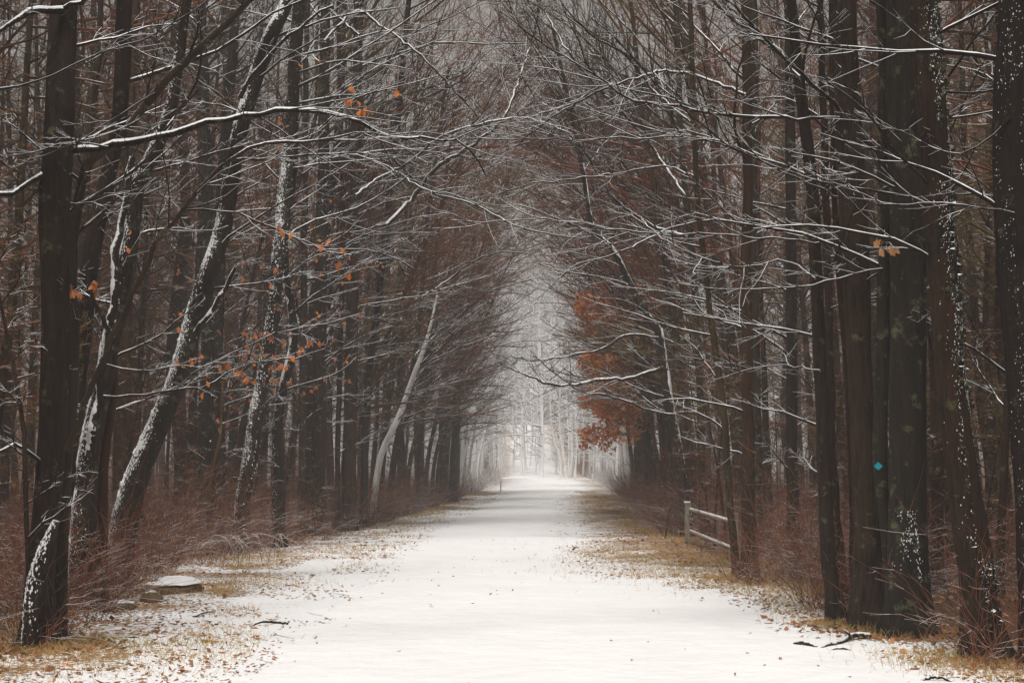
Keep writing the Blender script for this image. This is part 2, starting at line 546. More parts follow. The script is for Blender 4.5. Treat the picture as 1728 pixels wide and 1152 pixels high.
def crown(bag, tpts, trad, n1, n2, n3, hmin, az0=0.0, bias=0.5, lmul=1.0, rg=rng, elev=(0.15, 0.75), tw=1.0, hmax=99, s3=3, lmax=5.5, trop=0.0, thin=11.0):
    """limbs, twigs and fine twigs on a trunk polyline; returns the tips"""
    z0 = tpts[0, 2]
    hh = tpts[:, 2] - z0
    H = min(hh[-1], hmax)
    h = hmin + (H - hmin) * (np.arange(n1) + rg.random(n1)) / n1
    h = h[(h < thin) | (rg.random(n1) < 0.3)]
    n1 = len(h)
    pos = np.stack([np.interp(h, hh, tpts[:, q]) for q in range(3)], -1)
    tr = np.interp(h, hh, trad)
    toward = rg.random(n1) < bias
    azs = np.where(toward, az0 + rg.normal(0, 0.55, n1), rg.uniform(0, 2 * math.pi, n1))
    el = rg.uniform(*elev, n1) + 0.35 * (h / max(hh[-1], 1)) ** 2
    d = np.stack([np.cos(azs) * np.cos(el), np.sin(azs) * np.cos(el), np.sin(el)], -1)
    fac = 0.75 + 0.45 * np.cos(azs - az0) * bias
    L = np.minimum((1.1 + 0.33 * h) * rg.uniform(0.55, 1.25, n1) * fac * lmul, lmax) * np.clip((hh[-1] - h) / 3 + 0.3, 0.3, 1)
    r = np.minimum(tr * 0.45, 0.009 + 0.0075 * L) * tw
    p1, r1 = grow(pos, d, L, r, 8, 0.13, trop, 0.3, rg)
    bag.tubes(p1, r1, 4)
    s, d, L2 = children(p1, L, n2, 0.42, rg=rg)
    L2 = np.clip(L2, 0.15, 2.4)
    p2, r2 = grow(s, d, L2, (0.0045 + 0.0035 * L2) * tw, 5, 0.16, 0.03, 0.4, rg)
    bag.tubes(p2, r2, 3)
    tips = p2[:, -1]
    if n3:
        s, d, L3 = children(p2, L2, n3, 0.45, rg=rg)
        L3 = np.clip(L3, 0.08, 0.8)
        p3, r3 = grow(s, d, L3, np.full(len(L3), 0.0038) * tw, 3, 0.2, 0.05, 0.5, rg)
        bag.tubes(p3, r3, s3)
        tips = p3[:, -1]
    return tips


def smooth_trunk(bag, pts, rad, S=12, ridge=0.05, flare=0.5, cap=False, seed=0.0):
    """a tapering trunk with root flare, ridges and swellings"""
    P = len(pts)
    h = np.r_[0, np.cumsum(np.linalg.norm(np.diff(pts, axis=0), axis=1))]
    r = rad * (1 + flare * np.exp(-h / 0.28))
    a = np.arange(S) / S * 2 * math.pi
    ca, sa = np.cos(a), np.sin(a)
    w = 1 + ridge * 2.0 * (vnoise(ca[None] * 3.2 + seed, sa[None] * 3.2 + 7, h[:, None] * 0.9) - 0.5) \
        + ridge * 2.2 * (vnoise(ca[None] * 9 + seed, sa[None] * 9 + 3, h[:, None] * 3.5) - 0.5)
    lobes = 0.35 * flare * np.exp(-h / 0.22)[:, None] * np.cos(5 * a + seed)[None]
    bag.tubes(pts[None], r[None], S, upright=abs(pts[-1, 2] - pts[0, 2]) > 0.5 * h[-1], wob=(w + lobes)[None], cap=cap)


# ------------------------------------------------------------------ leaves
def leaf_mesh():
    """a curled lobed leaf about 1 m long, scaled per copy"""
    out = [(0, 0), (.12, .14), (.10, .26), (.30, .34), (.20, .48), (.36, .62), (.20, .74), (.14, .9), (0, 1.0)]
    v, f = [], []
    for q, (x, y) in enumerate(out):
        v.append((x, 0.18 * abs(x) + 0.12 * math.sin(y * 3), -y))
        v.append((0, 0.12 * math.sin(y * 3) + 0.0, -y))
        v.append((-x, 0.22 * abs(x) + 0.12 * math.sin(y * 3), -y))
    for q in range(len(out) - 1):
        b = q * 3
        f += [(b, b + 3, b + 4, b + 1), (b + 1, b + 4, b + 5, b + 2)]
    bg_ = Bag()
    bg_.add(v, f)
    return bg_


LEAF = leaf_mesh().build("leaf", M['leaf'], mesh_only=True)
LEAF_TAN = leaf_mesh().build("leaf", M['leaf_tan'], mesh_only=True)


def put_leaf(parent, p, size, tan=False, rot=None):
    o = link("leaf", LEAF_TAN if tan else LEAF, parent)
    o.location = tuple(np.asarray(p) - np.array(parent.location))
    o.scale = (size * random.uniform(.8, 1.2), size, size)
    o.rotation_euler = rot or (random.uniform(-0.6, 0.6), random.uniform(-0.6, 0.6), random.uniform(0, 6.28))
    return o


def leaf_cloud(bag, P, size, rg=rng, flat=False):
    """many small folded leaves as one mesh: five corners and a rib each"""
    n = len(P)
    if flat:
        u = norm(rg.normal(0, 1, (n, 3)) * np.array([1, 1, 0.25]))
        w = norm(np.cross(u, norm(rg.normal(0, 0.35, (n, 3)) + np.array([0, 0, 1]))))
    else:
        u = norm(rg.normal(0, 1, (n, 3)) + np.array([0, 0, -0.8]))
        w = norm(np.cross(u, rg.normal(0, 1, (n, 3))))
    nn = np.cross(u, w)
    s = (size * rg.uniform(0.6, 1.4, n))[:, None]
    a = P
    b = P + s * (0.45 * u + 0.32 * w + 0.12 * nn)
    c = P + s * u
    d = P + s * (0.5 * u - 0.32 * w + 0.14 * nn)
    V = np.stack([a, b, c, d], 1)
    i = np.arange(n)[:, None] * 4
    bag.add(V, tris=np.concatenate([i + np.array([[0, 1, 2]]), i + np.array([[0, 2, 3]])], 0))


def specks_on(bag, pts, rad, n, az_c, az_w, size, t0=0.0, t1=1.0, rg=rng, leaf=False):
    """small clumps (snow or ivy leaves) clinging to one flank of a trunk"""
    t = rg.uniform(t0, t1, n) * (len(pts) - 1)
    i = np.minimum(t.astype(int), len(pts) - 2)
    w = (t - i)[:, None]
    c = pts[i] * (1 - w) + pts[i + 1] * w
    r = rad[i] * (1 - w[:, 0]) + rad[i + 1] * w[:, 0]
    a = az_c + rg.normal(0, az_w, n)
    out = np.stack([np.cos(a), np.sin(a), np.zeros(n)], -1)
    keep = vnoise(c[:, 0] * 3 + np.cos(a) * 2, c[:, 2] * 2.2, np.sin(a) * 2) > 0.42
    c, r, out = c[keep], r[keep], out[keep]
    p = c + out * (r * 1.01)[:, None]
    if leaf:
        leaf_cloud(bag, p, size, rg)
        return
    n = len(p)
    side = np.stack([-out[:, 1], out[:, 0], np.zeros(n)], -1)
    upv = np.tile([[0, 0, 1.0]], (n, 1))
    s = (size * np.minimum(rg.lognormal(-0.15, 0.5, n), 1.7))[:, None]
    hs_ = rg.uniform(0.7, 1.6, (n, 1))
    V = np.stack([p - side * s * .5, p - upv * s * .8 * hs_, p + side * s * .5, p + upv * s * .7 * hs_, p + out * s * .45 + upv * s * .15], 1)
    j = np.arange(n)[:, None] * 5
    T = np.concatenate([j + np.array([[q, (q + 1) % 4, 4]]) for q in range(4)], 0)
    bag.add(V, tris=T)


# ------------------------------------------------------------------ trees placed one by one
TIPS = []          # (tree, tips in world)


def hand_tree(name, label, px, mat='bark', D=None, color=(1, 1, 1), S=14, ridge=0.05, top=13.0, side=1, n=(20, 7, 4), hmin=1.2,
              bias=0.45, lmul=0.8, branches=(), cap=False, flare=0.45, group=None, wander=0.35, twig='twig', cat='tree', hmax=99,
              snow=None, ivy=None, strip=None, tw=1.0, dd=0.0, elev=(0.1, 0.7), lean=0.06, stem='trunk'):
    px = [q for q in px]
    if px[0][1] < px[-1][1]:
        px = px[::-1]
    base = ground(px[0][0], px[0][1])
    D0 = base[1] if D is None else D
    m = len(px)
    P, W = [], []
    h_ref = 6.0
    for k, (x, y, w) in enumerate(px):
        p = at(x, y, D0)
        zf = max(p[2], 0) / h_ref
        Dk = D0 + dd * zf + wander * math.sin(zf * 2.1 + x * 0.1) * min(zf, 1)
        p = at(x, y, Dk)
        P.append(p)
        W.append(w / FPX * Dk / 2)
    if D is None:
        P[0] = base
    P[0][2] = gz(P[0][0], P[0][1]) - 0.06
    P, W = np.array(P), np.array(W)
    if not cap:
        d = norm(P[-1] - P[-2])
        d = norm(np.array([d[0] * 0.6 + side * lean, d[1] * 0.4, max(d[2], 0.5)]))
        k = 1
        while P[-1][2] < top:
            P = np.vstack([P, P[-1] + d * 2.5 + rng.normal(0, 0.12, 3)])
            W = np.r_[W, max(W[-1] * (0.80 if W[-1] > 0.03 else 0.9), 0.015)]
            d = norm(d + np.array([side * 0.05, 0, 0.05]))
    Lt = np.linalg.norm(np.diff(P, axis=0), axis=1).sum()
    npt = max(10, int(Lt * (9 if S > 20 else 3)))
    C = catmull(np.c_[P, W], npt)
    pts, rad = C[:, :3], np.maximum(C[:, 3], 0.004)
    if S <= 20:
        pts[2:-1] += rng.normal(0, 0.006, (npt - 3, 3)) * np.array([1, 1, 0])
    root = empty(name, P[0])
    tag(root, label, cat, group)
    bag = Bag()
    smooth_trunk(bag, pts, rad, S, ridge, flare, cap, seed=px[0][0] * 0.37)
    t = bag.build(stem, M[mat], root, P[0])
    t.color = (*color, 1)
    tips = None
    if n[0]:
        bag = Bag()
        tips = crown(bag, pts, rad, n[0], n[1], n[2], hmin, 0 if side > 0 else math.pi, bias, lmul, tw=tw, hmax=hmax, elev=elev, thin=2.2 + 0.33 * D0)
        c = bag.build("crown", M[twig], root, P[0])
        c.color = (*color, 1)
        TIPS.append((root, tips))
    for br in branches:
        add_branch(root, br, M[twig] if br.get('w', 6) < 8 else M.get(br.get('mat', 'twig')), color)
    if snow:
        bag = Bag()
        specks_on(bag, pts, rad * 1.02, *snow)
        tag(bag.build("clinging_snow", M['clump'], root, P[0]), kind='stuff')
    if strip:
        az_, f0, f1, wd = strip
        bag = Bag()
        k0, k1 = int(f0 * (npt - 1)), int(f1 * (npt - 1)) + 1
        fine = catmull(np.c_[pts[k0:k1], rad[k0:k1]], max(8, (k1 - k0) * 5))
        q = np.arange(len(fine))
        nz_ = vnoise(q * 0.35, px[0][0]) * 0.6 + vnoise(q * 1.3, px[0][0] + 9) * 0.4
        rr_ = fine[:, 3] * wd * np.clip((nz_ - 0.30) * 2.6, 0.05, 1.1)
        cc = fine[:, :3] + (np.array([math.cos(az_), math.sin(az_), 0.15]) * 1.0)[None] * (fine[:, 3] * 1.04 - rr_ * 0.72)[:, None]
        wob = 1 + 0.35 * (rng.random((1, len(fine), 8)) - 0.5)
        bag.tubes(cc[None], rr_[None], 8, upright=True, wob=wob)
        bag.build("clinging_snow", M['clump'], root, P[0])
    if ivy:
        bag = Bag()
        specks_on(bag, pts, rad, *ivy, leaf=True)
        tag(bag.build("ivy", M['ivy'], root, P[0]), kind='stuff')
    return root


def add_branch(root, br, mat, color=(1, 1, 1)):
    """one limb traced along its own line, with side twigs; br: pts [(px,py,D)], w start px width, k side twigs"""
    P = np.array([at(x, y, D) for x, y, D in br['pts']])
    w0 = br.get('w', 5) / FPX * br['pts'][0][2] / 2
    w1 = br.get('w1', 1.6) / FPX * br['pts'][-1][2] / 2
    W = np.linspace(w0, w1, len(P))
    L = np.linalg.norm(np.diff(P, axis=0), axis=1).sum()
    npt = max(8, int(L * 7))
    C = catmull(np.c_[P, W], npt)
    pts = C[:, :3].copy()
    pts[1:] += rng.normal(0, 0.007 + 0.15 * w0, (npt - 1, 3))
    o = np.array(root.location)
    bag = Bag()
    rad = np.maximum(C[:, 3], 0.003)
    rad = rad * (1 + 0.25 * (rng.random(npt) - 0.5))
    bag.tubes(pts[None], rad[None], 8 if w0 > 0.012 else 5)
    k = br.get('k', 8)
    if k:
        s, d, L2 = children(pts[None], np.array([L]), k, br.get('frac', 0.35), (0.35, 0.8), t0=br.get('t0', 0.2), up=0.1)
        L2 = np.clip(L2, 0.2, 2.0)
        p2, r2 = grow(s, d, L2, 0.004 + 0.004 * L2, 6, 0.13, 0.02, 0.4)
        bag.tubes(p2, r2, 4)
        s, d, L3 = children(p2, L2, br.get('k2', 6), 0.4)
        p3, r3 = grow(s, d, np.clip(L3, 0.06, 0.7), np.full(len(L3), 0.0034), 4, 0.16, 0.03, 0.5)
        bag.tubes(p3, r3, 3)
        TIPS.append((root, p3[:, -1]))
    b = bag.build("branch", mat, root, o)
    b.color = (*color, 1)
    if br.get('w', 5) >= 6:
        cap_ = Bag()
        sn = vnoise(np.arange(npt) * 0.45, w0 * 900) > 0.2
        steep = np.abs(np.gradient(pts[:, 2])) / np.maximum(np.linalg.norm(np.gradient(pts, axis=0), axis=1), 1e-6)
        cr = rad * 0.72 * np.clip(1.25 - steep, 0.15, 1) * np.where(sn, 1, 0.35)
        cp = pts.copy()
        cp[:, 2] += rad * 0.62
        if br.get('side_snow'):
            fine = catmull(np.c_[pts, rad], npt * 5)
            q_ = np.arange(len(fine))
            nn_ = vnoise(q_ * 0.28, w0 * 700) * 0.6 + vnoise(q_ * 1.1, w0 * 300) * 0.4
            cr = fine[:, 3] * 0.85 * np.clip((nn_ - 0.28) * 2.6, 0.05, 1.05)
            cp = fine[:, :3] + np.array([-0.78, -0.5, 0.12])[None] * (fine[:, 3] * 1.05 - cr * 0.7)[:, None]
            cap_.tubes(cp[None], cr[None], 8, wob=1 + 0.4 * (rng.random((1, len(fine), 8)) - 0.5))
        else:
            cap_.tubes(cp[None], cr[None], 6)
        cap_.build("snow_cap", M['clump'], b, o)
    return b


W_ = (1, 1, 1)
# --- left of the path
big_left = hand_tree("bare_tree", "thick dark double trunked tree leftmost at the front with a snow lined limb reaching across", [(64, 1092, 54), (70, 950, 46), (84, 800, 46), (92, 650, 46), (94, 500, 47), (93, 350, 52), (101, 200, 50), (110, 0, 46)],
    'bark', ridge=0.06, S=24, n=(12, 7, 4), hmin=3.2, color=(0.8, 0.75, 0.72), bias=0.3,
    branches=[
        dict(pts=[(98, 252, 12.4), (135, 258, 12.3), (205, 243, 12.2), (290, 225, 12.0), (370, 205, 12.0), (480, 188, 12.0), (540, 186, 12.1), (590, 200, 12.2), (640, 222, 12.3), (700, 235, 12.5), (760, 236, 12.6), (800, 260, 12.7), (820, 300, 12.8)], w=13, w1=2.2, k=16, t0=0.45, frac=0.3, mat='limb'),
        dict(pts=[(100, 262, 12.4), (75, 290, 12.2), (35, 315, 12.0), (-20, 332, 11.8), (-120, 340, 11.6)], w=13, w1=6, k=5, mat='limb'),
        dict(pts=[(105, 18, 12.4), (60, 20, 12.0), (35, 28, 11.8), (0, 52, 11.6), (-40, 80, 11.5)], w=13, w1=6, k=4, mat='limb'),
        dict(pts=[(108, 15, 12.4), (150, -4, 12.2), (230, -30, 12.0)], w=10, w1=4, k=4),
        dict(pts=[(70, 780, 12.4), (35, 752, 12.3), (0, 758, 12.2), (-60, 770, 12.1)], w=8, w1=5, k=3, mat='limb'),
        dict(pts=[(88, 342, 12.4), (130, 343, 12.2), (180, 334, 12.1), (230, 321, 12.0), (270, 300, 12.0)], w=4, k=5),
    ])
hand_tree("bare_tree", "slim smooth grey tree standing in front of the thick leftmost trunk, bending right high up", [(102, 1084, 22), (106, 896, 20), (118, 700, 20), (124, 575, 20), (120, 490, 19), (130, 350, 17), (140, 282, 16), (200, 235, 15), (262, 157, 14), (345, 75, 13), (420, 2, 11), (470, -60, 10)],
    'bark_smooth', n=(8, 7, 4), hmin=3.0, flare=0.2, S=14, lmul=0.6, wander=0.1, top=6,
    branches=[dict(pts=[(112, 760, 12.2), (160, 640, 12.0), (215, 520, 11.9), (265, 410, 11.8), (310, 352, 11.7), (370, 285, 11.6), (420, 250, 11.6), (500, 238, 11.6), (580, 228, 11.7), (640, 225, 11.8), (700, 260, 12)], w=11, w1=2, k=14, mat='bark_smooth', t0=0.4, frac=0.28),
              dict(pts=[(308, 355, 11.7), (370, 354, 11.7), (420, 366, 11.7), (480, 395, 11.8), (540, 420, 11.9), (640, 427, 12.0), (700, 450, 12.1)], w=4.5, w1=2, k=8, frac=0.25),
              dict(pts=[(182, 248, 12.2), (110, 240, 12), (60, 255, 12), (0, 270, 12)], w=4, k=5),
              dict(pts=[(262, 157, 12), (200, 195, 12), (120, 240, 12), (40, 270, 12)], w=3.5, k=5),
              dict(pts=[(0, 150, 12.0), (60, 140, 12), (140, 100, 12), (250, 62, 12), (350, 0, 12)], w=4.5, k=5)])
hand_tree("bare_tree", "forked snow plastered trunk, second back from the leftmost trees, with a mossy foot", [(142, 1026, 54), (143, 900, 44), (150, 780, 34), (163, 700, 32), (185, 600, 30), (205, 480, 29), (222, 400, 26), (232, 310, 25), (266, 250, 24), (290, 180, 21), (303, 90, 19), (316, 0, 17)],
    'bark_snowy', strip=(-2.8, 0.03, 0.4, 0.4), snow=(1500, -2.5, 0.6, 0.010, 0.0, 0.3), n=(18, 7, 4), hmin=1.8, S=20, flare=0.35, wander=0.1,
    branches=[dict(pts=[(152, 770, 15.4), (172, 650, 15.2), (182, 580, 15.1), (190, 500, 15), (200, 410, 15), (212, 330, 15), (224, 260, 15)], w=18, w1=9, k=4, mat='bark_snowy', side_snow=True),
              dict(pts=[(186, 560, 15), (165, 520, 14.9), (150, 480, 14.8), (148, 450, 14.8)], w=9, w1=5, k=3, mat='bark_snowy'),
              dict(pts=[(175, 668, 15.1), (230, 668, 15), (290, 657, 15), (345, 652, 15), (385, 628, 15.1), (430, 612, 15.2), (500, 602, 15.4), (545, 590, 15.5)], w=4.5, w1=2, k=12, frac=0.22),
              dict(pts=[(180, 615, 15.1), (250, 625, 15), (300, 617, 15), (340, 618, 15), (390, 600, 15)], w=3.5, k=6)])
hand_tree("bare_tree", "dark straight stem rising close behind the slim grey tree at far left", [(128, 1012, 26), (126, 880, 24), (128, 700, 26), (141, 560, 28), (155, 430, 31), (174, 330, 28), (193, 255, 25), (205, 160, 27), (210, 0, 27)],
    'bark', n=(16, 7, 4), hmin=2.0, color=(0.75, 0.7, 0.7), wander=0.1)
hand_tree("leaning_stub", "short snow crusted stub leaning right against the foot of the thick leftmost trunk", [(48, 1070, 24), (56, 995, 24), (74, 930, 21), (95, 878, 12)], 'bark_snowy', D=12.15, n=(0, 0, 0), cap=True, flare=0.1, wander=0, cat='dead tree', snow=(450, -2.2, 0.7, 0.012, 0.1, 1.0))
hand_tree("sapling", "thin brown stem bending left, leftmost of all at the front corner", [(46, 1096, 9), (45, 900, 8), (40, 720, 8), (22, 610, 7), (4, 530, 6), (-22, 400, 5)], 'bark_smooth', n=(9, 6, 4), hmin=1.0, cap=True, flare=0.1, cat='sapling', lmul=0.6, color=(0.9, 0.7, 0.6))
hand_tree("dead_stub", "broken orange brown dead stem in front of the snow plastered forked trunk", [(172, 1024, 19), (175, 900, 17), (178, 767, 16), (190, 700, 14), (194, 612, 9)],
    'bark_smooth', n=(0, 0, 0), cap=True, color=(1.3, 0.85, 0.6), flare=0.25, wander=0.0, cat='dead tree')
hand_tree("leaning_tree", "curved dark trunk leaning right, white snow on its swollen lower left side", [(196, 985, 56), (200, 950, 50), (206, 900, 46), (220, 840, 43), (243, 775, 39), (270, 710, 36), (300, 640, 34), (328, 540, 32), (352, 460, 31), (375, 390, 29), (390, 300, 28), (405, 220, 28), (435, 120, 27), (462, 50, 25), (490, -10, 22)],
    'bark_snowy', snow=(2600, -2.6, 0.6, 0.011, 0.0, 0.33), strip=(-2.9, 0.08, 0.25, 0.36), n=(22, 7, 4), hmin=2.5, S=22, flare=0.25, wander=0.1, color=(0.85, 0.85, 0.85),
    branches=[dict(pts=[(405, 165, 18), (440, 110, 18), (500, 50, 18), (560, 10, 18)], w=9, w1=4, k=6, mat='bark_snowy'),
              dict(pts=[(330, 560, 18), (350, 535, 17.9), (380, 485, 17.8), (400, 452, 17.8)], w=8.5, w1=6, k=2, mat='bark_snowy', side_snow=True),
              dict(pts=[(395, 270, 18), (440, 268, 18), (520, 262, 18), (580, 258, 18), (640, 262, 18), (720, 290, 18.2)], w=5, k=10, frac=0.25)])
hand_tree("leaning_stub", "short snow covered stub leaning left between the curved trunk and the brambles", [(278, 946, 10), (262, 915, 9), (248, 888, 8), (238, 862, 6)], 'bark_snowy', n=(0, 0, 0), cap=True, flare=0.1, wander=0, cat='dead tree')
hand_tree("bare_tree", "left one of two dark lichen spotted trunks behind the thin golden sapling", [(344, 905, 25), (346, 760, 23), (350, 620, 22), (352, 480, 20), (350, 330, 19), (345, 180, 18), (340, 0, 16)], 'bark_grey', n=(22, 7, 4), hmin=1.5)
hand_tree("bare_tree", "right one of two dark trunks behind the thin golden sapling", [(370, 908, 24), (368, 760, 23), (366, 600, 22), (369, 480, 21), (372, 380, 21), (380, 250, 19), (392, 100, 17), (400, 0, 16)], 'bark', n=(22, 7, 4), hmin=1.5, color=(0.75, 0.75, 0.75), ivy=(900, -1.9, 0.9, 0.05, 0.1, 0.8))
hand_tree("sapling", "thin golden sapling with bare bent twigs before a pair of dark trunks", [(349, 925, 6), (353, 830, 5.5), (363, 770, 5), (370, 740, 5), (374, 690, 4.5), (378, 610, 4), (385, 540, 3)], 'bark_smooth', n=(7, 4, 2), hmin=0.8, cap=True, color=(3.2, 2.4, 1.2), flare=0.1, lmul=0.6, elev=(0.6, 1.1), cat='sapling', hmax=3)
hand_tree("bare_tree", "gnarled ivy speckled trunk leaning slightly right, between the golden sapling and a twisted snowy trunk", [(402, 925, 27), (408, 860, 25), (420, 790, 25), (432, 700, 25), (444, 640, 24), (460, 540, 23), (470, 430, 23), (482, 300, 22), (492, 180, 20), (505, 0, 18)], 'bark_snowy', snow=(1800, -2.2, 0.9, 0.016, 0.0, 0.5), n=(22, 7, 4), hmin=1.6, color=(1.1, 1.0, 0.85), ivy=(2200, -1.8, 1.2, 0.05, 0.0, 0.75))
hand_tree("bare_tree", "twisted dark trunk with white snow on its upper bends, right of the ivy speckled trunk", [(471, 922, 22), (470, 800, 21), (469, 700, 17), (482, 640, 15), (497, 570, 15), (490, 510, 13), (482, 460, 13), (480, 380, 12), (495, 300, 12), (500, 150, 11), (512, 0, 10)], 'bark_snowy', strip=(-2.6, 0.2, 0.5, 0.6), n=(18, 7, 4), hmin=1.6, color=(0.7, 0.7, 0.7), wander=0.1)
hand_tree("bare_tree", "straight pale grey trunk directly right of the twisted snowy trunk", [(508, 905, 12), (510, 760, 12), (512, 560, 11), (515, 300, 10), (520, 0, 9)], 'bark_grey', n=(18, 7, 4), hmin=1.8, color=(1.5, 1.4, 1.3))
hand_tree("bare_tree", "broad dark trunk halfway between the twisted snowy trunk and the leaning white birch", [(538, 902, 25), (538, 760, 24), (540, 560, 22), (545, 300, 20), (550, 0, 17)], 'bark', n=(24, 7, 4), hmin=1.6)
hand_tree("bare_tree", "narrow reddish trunk left of the stringy barked trunk", [(571, 896, 9), (570, 760, 9), (575, 560, 9), (578, 300, 8), (570, 0, 7)], 'bark_smooth', n=(16, 7, 4), hmin=1.6, color=(1.0, 0.7, 0.6))
hand_tree("bare_tree", "stringy barked brown trunk, third trunk left from the leaning white birch", [(588, 895, 24), (590, 760, 23), (594, 560, 22), (600, 300, 19), (606, 0, 16)], 'bark_ridged', n=(24, 7, 4), hmin=1.6, color=(1.25, 1.1, 1.0))
hand_tree("bare_tree", "dark trunk with a side fork rising just left of the leaning white birch", [(614, 890, 13), (616, 760, 12), (622, 640, 12), (640, 500, 11), (652, 380, 11), (672, 200, 10), (690, 0, 9)], 'bark', n=(22, 7, 4), hmin=1.6)
hand_tree("white_birch", "slender white birch leaning right towards the foggy gap, left side of the path", [(628, 878, 12), (633, 830, 11), (640, 780, 11), (652, 745, 11), (666, 718, 10), (680, 685, 10), (692, 650, 9), (712, 597, 8), (728, 545, 5), (738, 495, 3)], 'pale', top=5, n=(26, 6, 4), hmin=2.5, flare=0.1, lmul=0.9, bias=0.6, cat='birch', wander=0.1)
hand_tree("bare_tree", "tall grey forked tree standing alone against the fog at the left side of the path", [(764, 848, 14), (765, 780, 13), (769, 728, 13), (771, 660, 13), (775, 600, 12), (790, 520, 9), (820, 430, 8), (850, 330, 7)], 'bark_grey', n=(30, 7, 5), hmin=3.0, bias=0.3, lmul=0.8,
    branches=[dict(pts=[(775, 610, 55), (765, 560, 55), (762, 500, 55), (770, 420, 55), (760, 320, 55)], w=8, w1=4, k=8)])
hand_tree("bare_tree", "slightly bowed trunk right of the leaning white birch in thin fog", [(655, 872, 11), (662, 800, 10), (672, 740, 10), (690, 690, 9), (700, 600, 8), (712, 500, 8), (720, 380, 7)], 'bark', n=(24, 7, 4), hmin=2.0, color=(1.1, 0.85, 0.85))
hand_tree("bare_tree", "slim reddish trunk midway between the leaning white birch and the grey forked tree", [(705, 862, 8), (708, 780, 8), (712, 700, 8), (722, 600, 7), (730, 480, 7), (745, 350, 6)], 'bark', n=(24, 7, 4), hmin=2.0, color=(1.3, 0.9, 0.85), bias=0.6)

# --- right of the path
hand_tree("bare_tree", "slim trunk with a white snow strip, leaning left over the path behind the fence", [(1160, 905, 20), (1157, 862, 18), (1144, 761, 17), (1130, 690, 16), (1117, 600, 15), (1110, 555, 14), (1085, 525, 13), (1058, 470, 11), (1030, 415, 10), (1000, 385, 9), (985, 300, 8), (970, 220, 7)], 'bark', side=-1, strip=(-0.6, 0.28, 0.75, 0.55), n=(22, 7, 5), hmin=2.2, bias=0.65, lmul=0.95, wander=0.1,
    snow=(900, -0.35, 0.35, 0.024, 0.0, 0.4), top=9,
    branches=[dict(pts=[(1118, 620, 30), (1060, 640, 30), (1020, 640, 29.8), (960, 650, 29.6), (920, 645, 29.4), (880, 630, 29.2), (840, 610, 29)], w=7, w1=2, k=14, k2=8, frac=0.4),
              dict(pts=[(1140, 700, 30), (1090, 690, 30), (1030, 668, 29.8), (985, 662, 29.6), (950, 640, 29.4), (900, 600, 29.3)], w=5, w1=2, k=12, k2=8, frac=0.4),
              dict(pts=[(1112, 570, 30), (1060, 565, 30), (1010, 590, 29.8), (960, 600, 29.6), (900, 608, 29.4), (860, 600, 29)], w=5, w1=2, k=12, k2=8, frac=0.4)])
hand_tree("bare_tree", "thin olive green trunk with snow knobs, first stem right of the wooden fence", [(1244, 972, 14), (1238, 920, 13), (1229, 818, 12), (1225, 740, 12), (1219, 678, 11), (1208, 600, 11), (1198, 518, 10), (1187, 425, 10), (1178, 350, 9), (1170, 200, 9), (1165, 0, 8)], 'bark_smooth', side=-1, n=(15, 6, 4), hmin=1.5, color=(1.15, 1.25, 0.75), flare=0.2)
hand_tree("bare_tree", "orange brown trunk beside the thin olive green trunk, right of the fence", [(1266, 976, 28), (1264, 900, 25), (1262, 780, 21), (1260, 600, 19), (1260, 420, 18), (1261, 260, 17), (1258, 0, 15)], 'bark_smooth', side=-1, n=(16, 6, 4), hmin=1.4, color=(1.2, 0.85, 0.55), flare=0.3)
hand_tree("bare_tree", "pale grey trunk set back just right of the orange brown trunk", [(1289, 930, 17), (1283, 820, 16), (1278, 760, 16), (1275, 600, 15), (1270, 400, 14), (1272, 0, 12)], 'bark_grey', side=-1, n=(15, 6, 4), hmin=1.5, color=(1.4, 1.3, 1.2))
hand_tree("bare_tree", "greenish grey trunk seen between the fence rails and the thin olive trunk", [(1187, 905, 14), (1184, 800, 13), (1180, 650, 12), (1170, 450, 11), (1150, 250, 10), (1140, 0, 9)], 'bark_grey', side=-1, n=(24, 7, 4), hmin=1.6, color=(1.15, 1.25, 0.9), bias=0.6)
hand_tree("bare_tree", "dark brown slightly bent trunk, left one of the pair left of the copper stem", [(1412, 1050, 27), (1406, 1000, 25), (1398, 935, 24), (1392, 800, 24), (1387, 700, 23), (1380, 540, 22), (1375, 425, 22), (1371, 330, 22), (1356, 185, 20), (1342, 75, 18), (1335, -20, 17)], 'bark', side=-1, n=(16, 6, 4), hmin=1.4, wander=0.1)
hand_tree("bare_tree", "dark brown trunk, right one of the pair left of the copper stem", [(1424, 1020, 18), (1416, 930, 17), (1408, 860, 17), (1403, 760, 16), (1399, 600, 15), (1396, 460, 14), (1392, 300, 13), (1385, 0, 11)], 'bark', side=-1, n=(18, 7, 4), hmin=1.4, color=(1.15, 0.95, 0.85), wander=0.1)
hand_tree("bare_tree", "smooth copper coloured thin stem pressed against the left flank of a wide ridged trunk", [(1441, 1042, 14), (1440, 940, 12), (1438, 800, 11), (1435, 740, 11), (1428, 600, 11), (1418, 480, 11), (1412, 406, 10), (1408, 340, 10), (1404, 200, 9), (1400, 0, 8)], 'bark_smooth', side=-1, n=(10, 6, 4), hmin=3.5, color=(1.1, 0.68, 0.42), flare=0.2, wander=0.05)
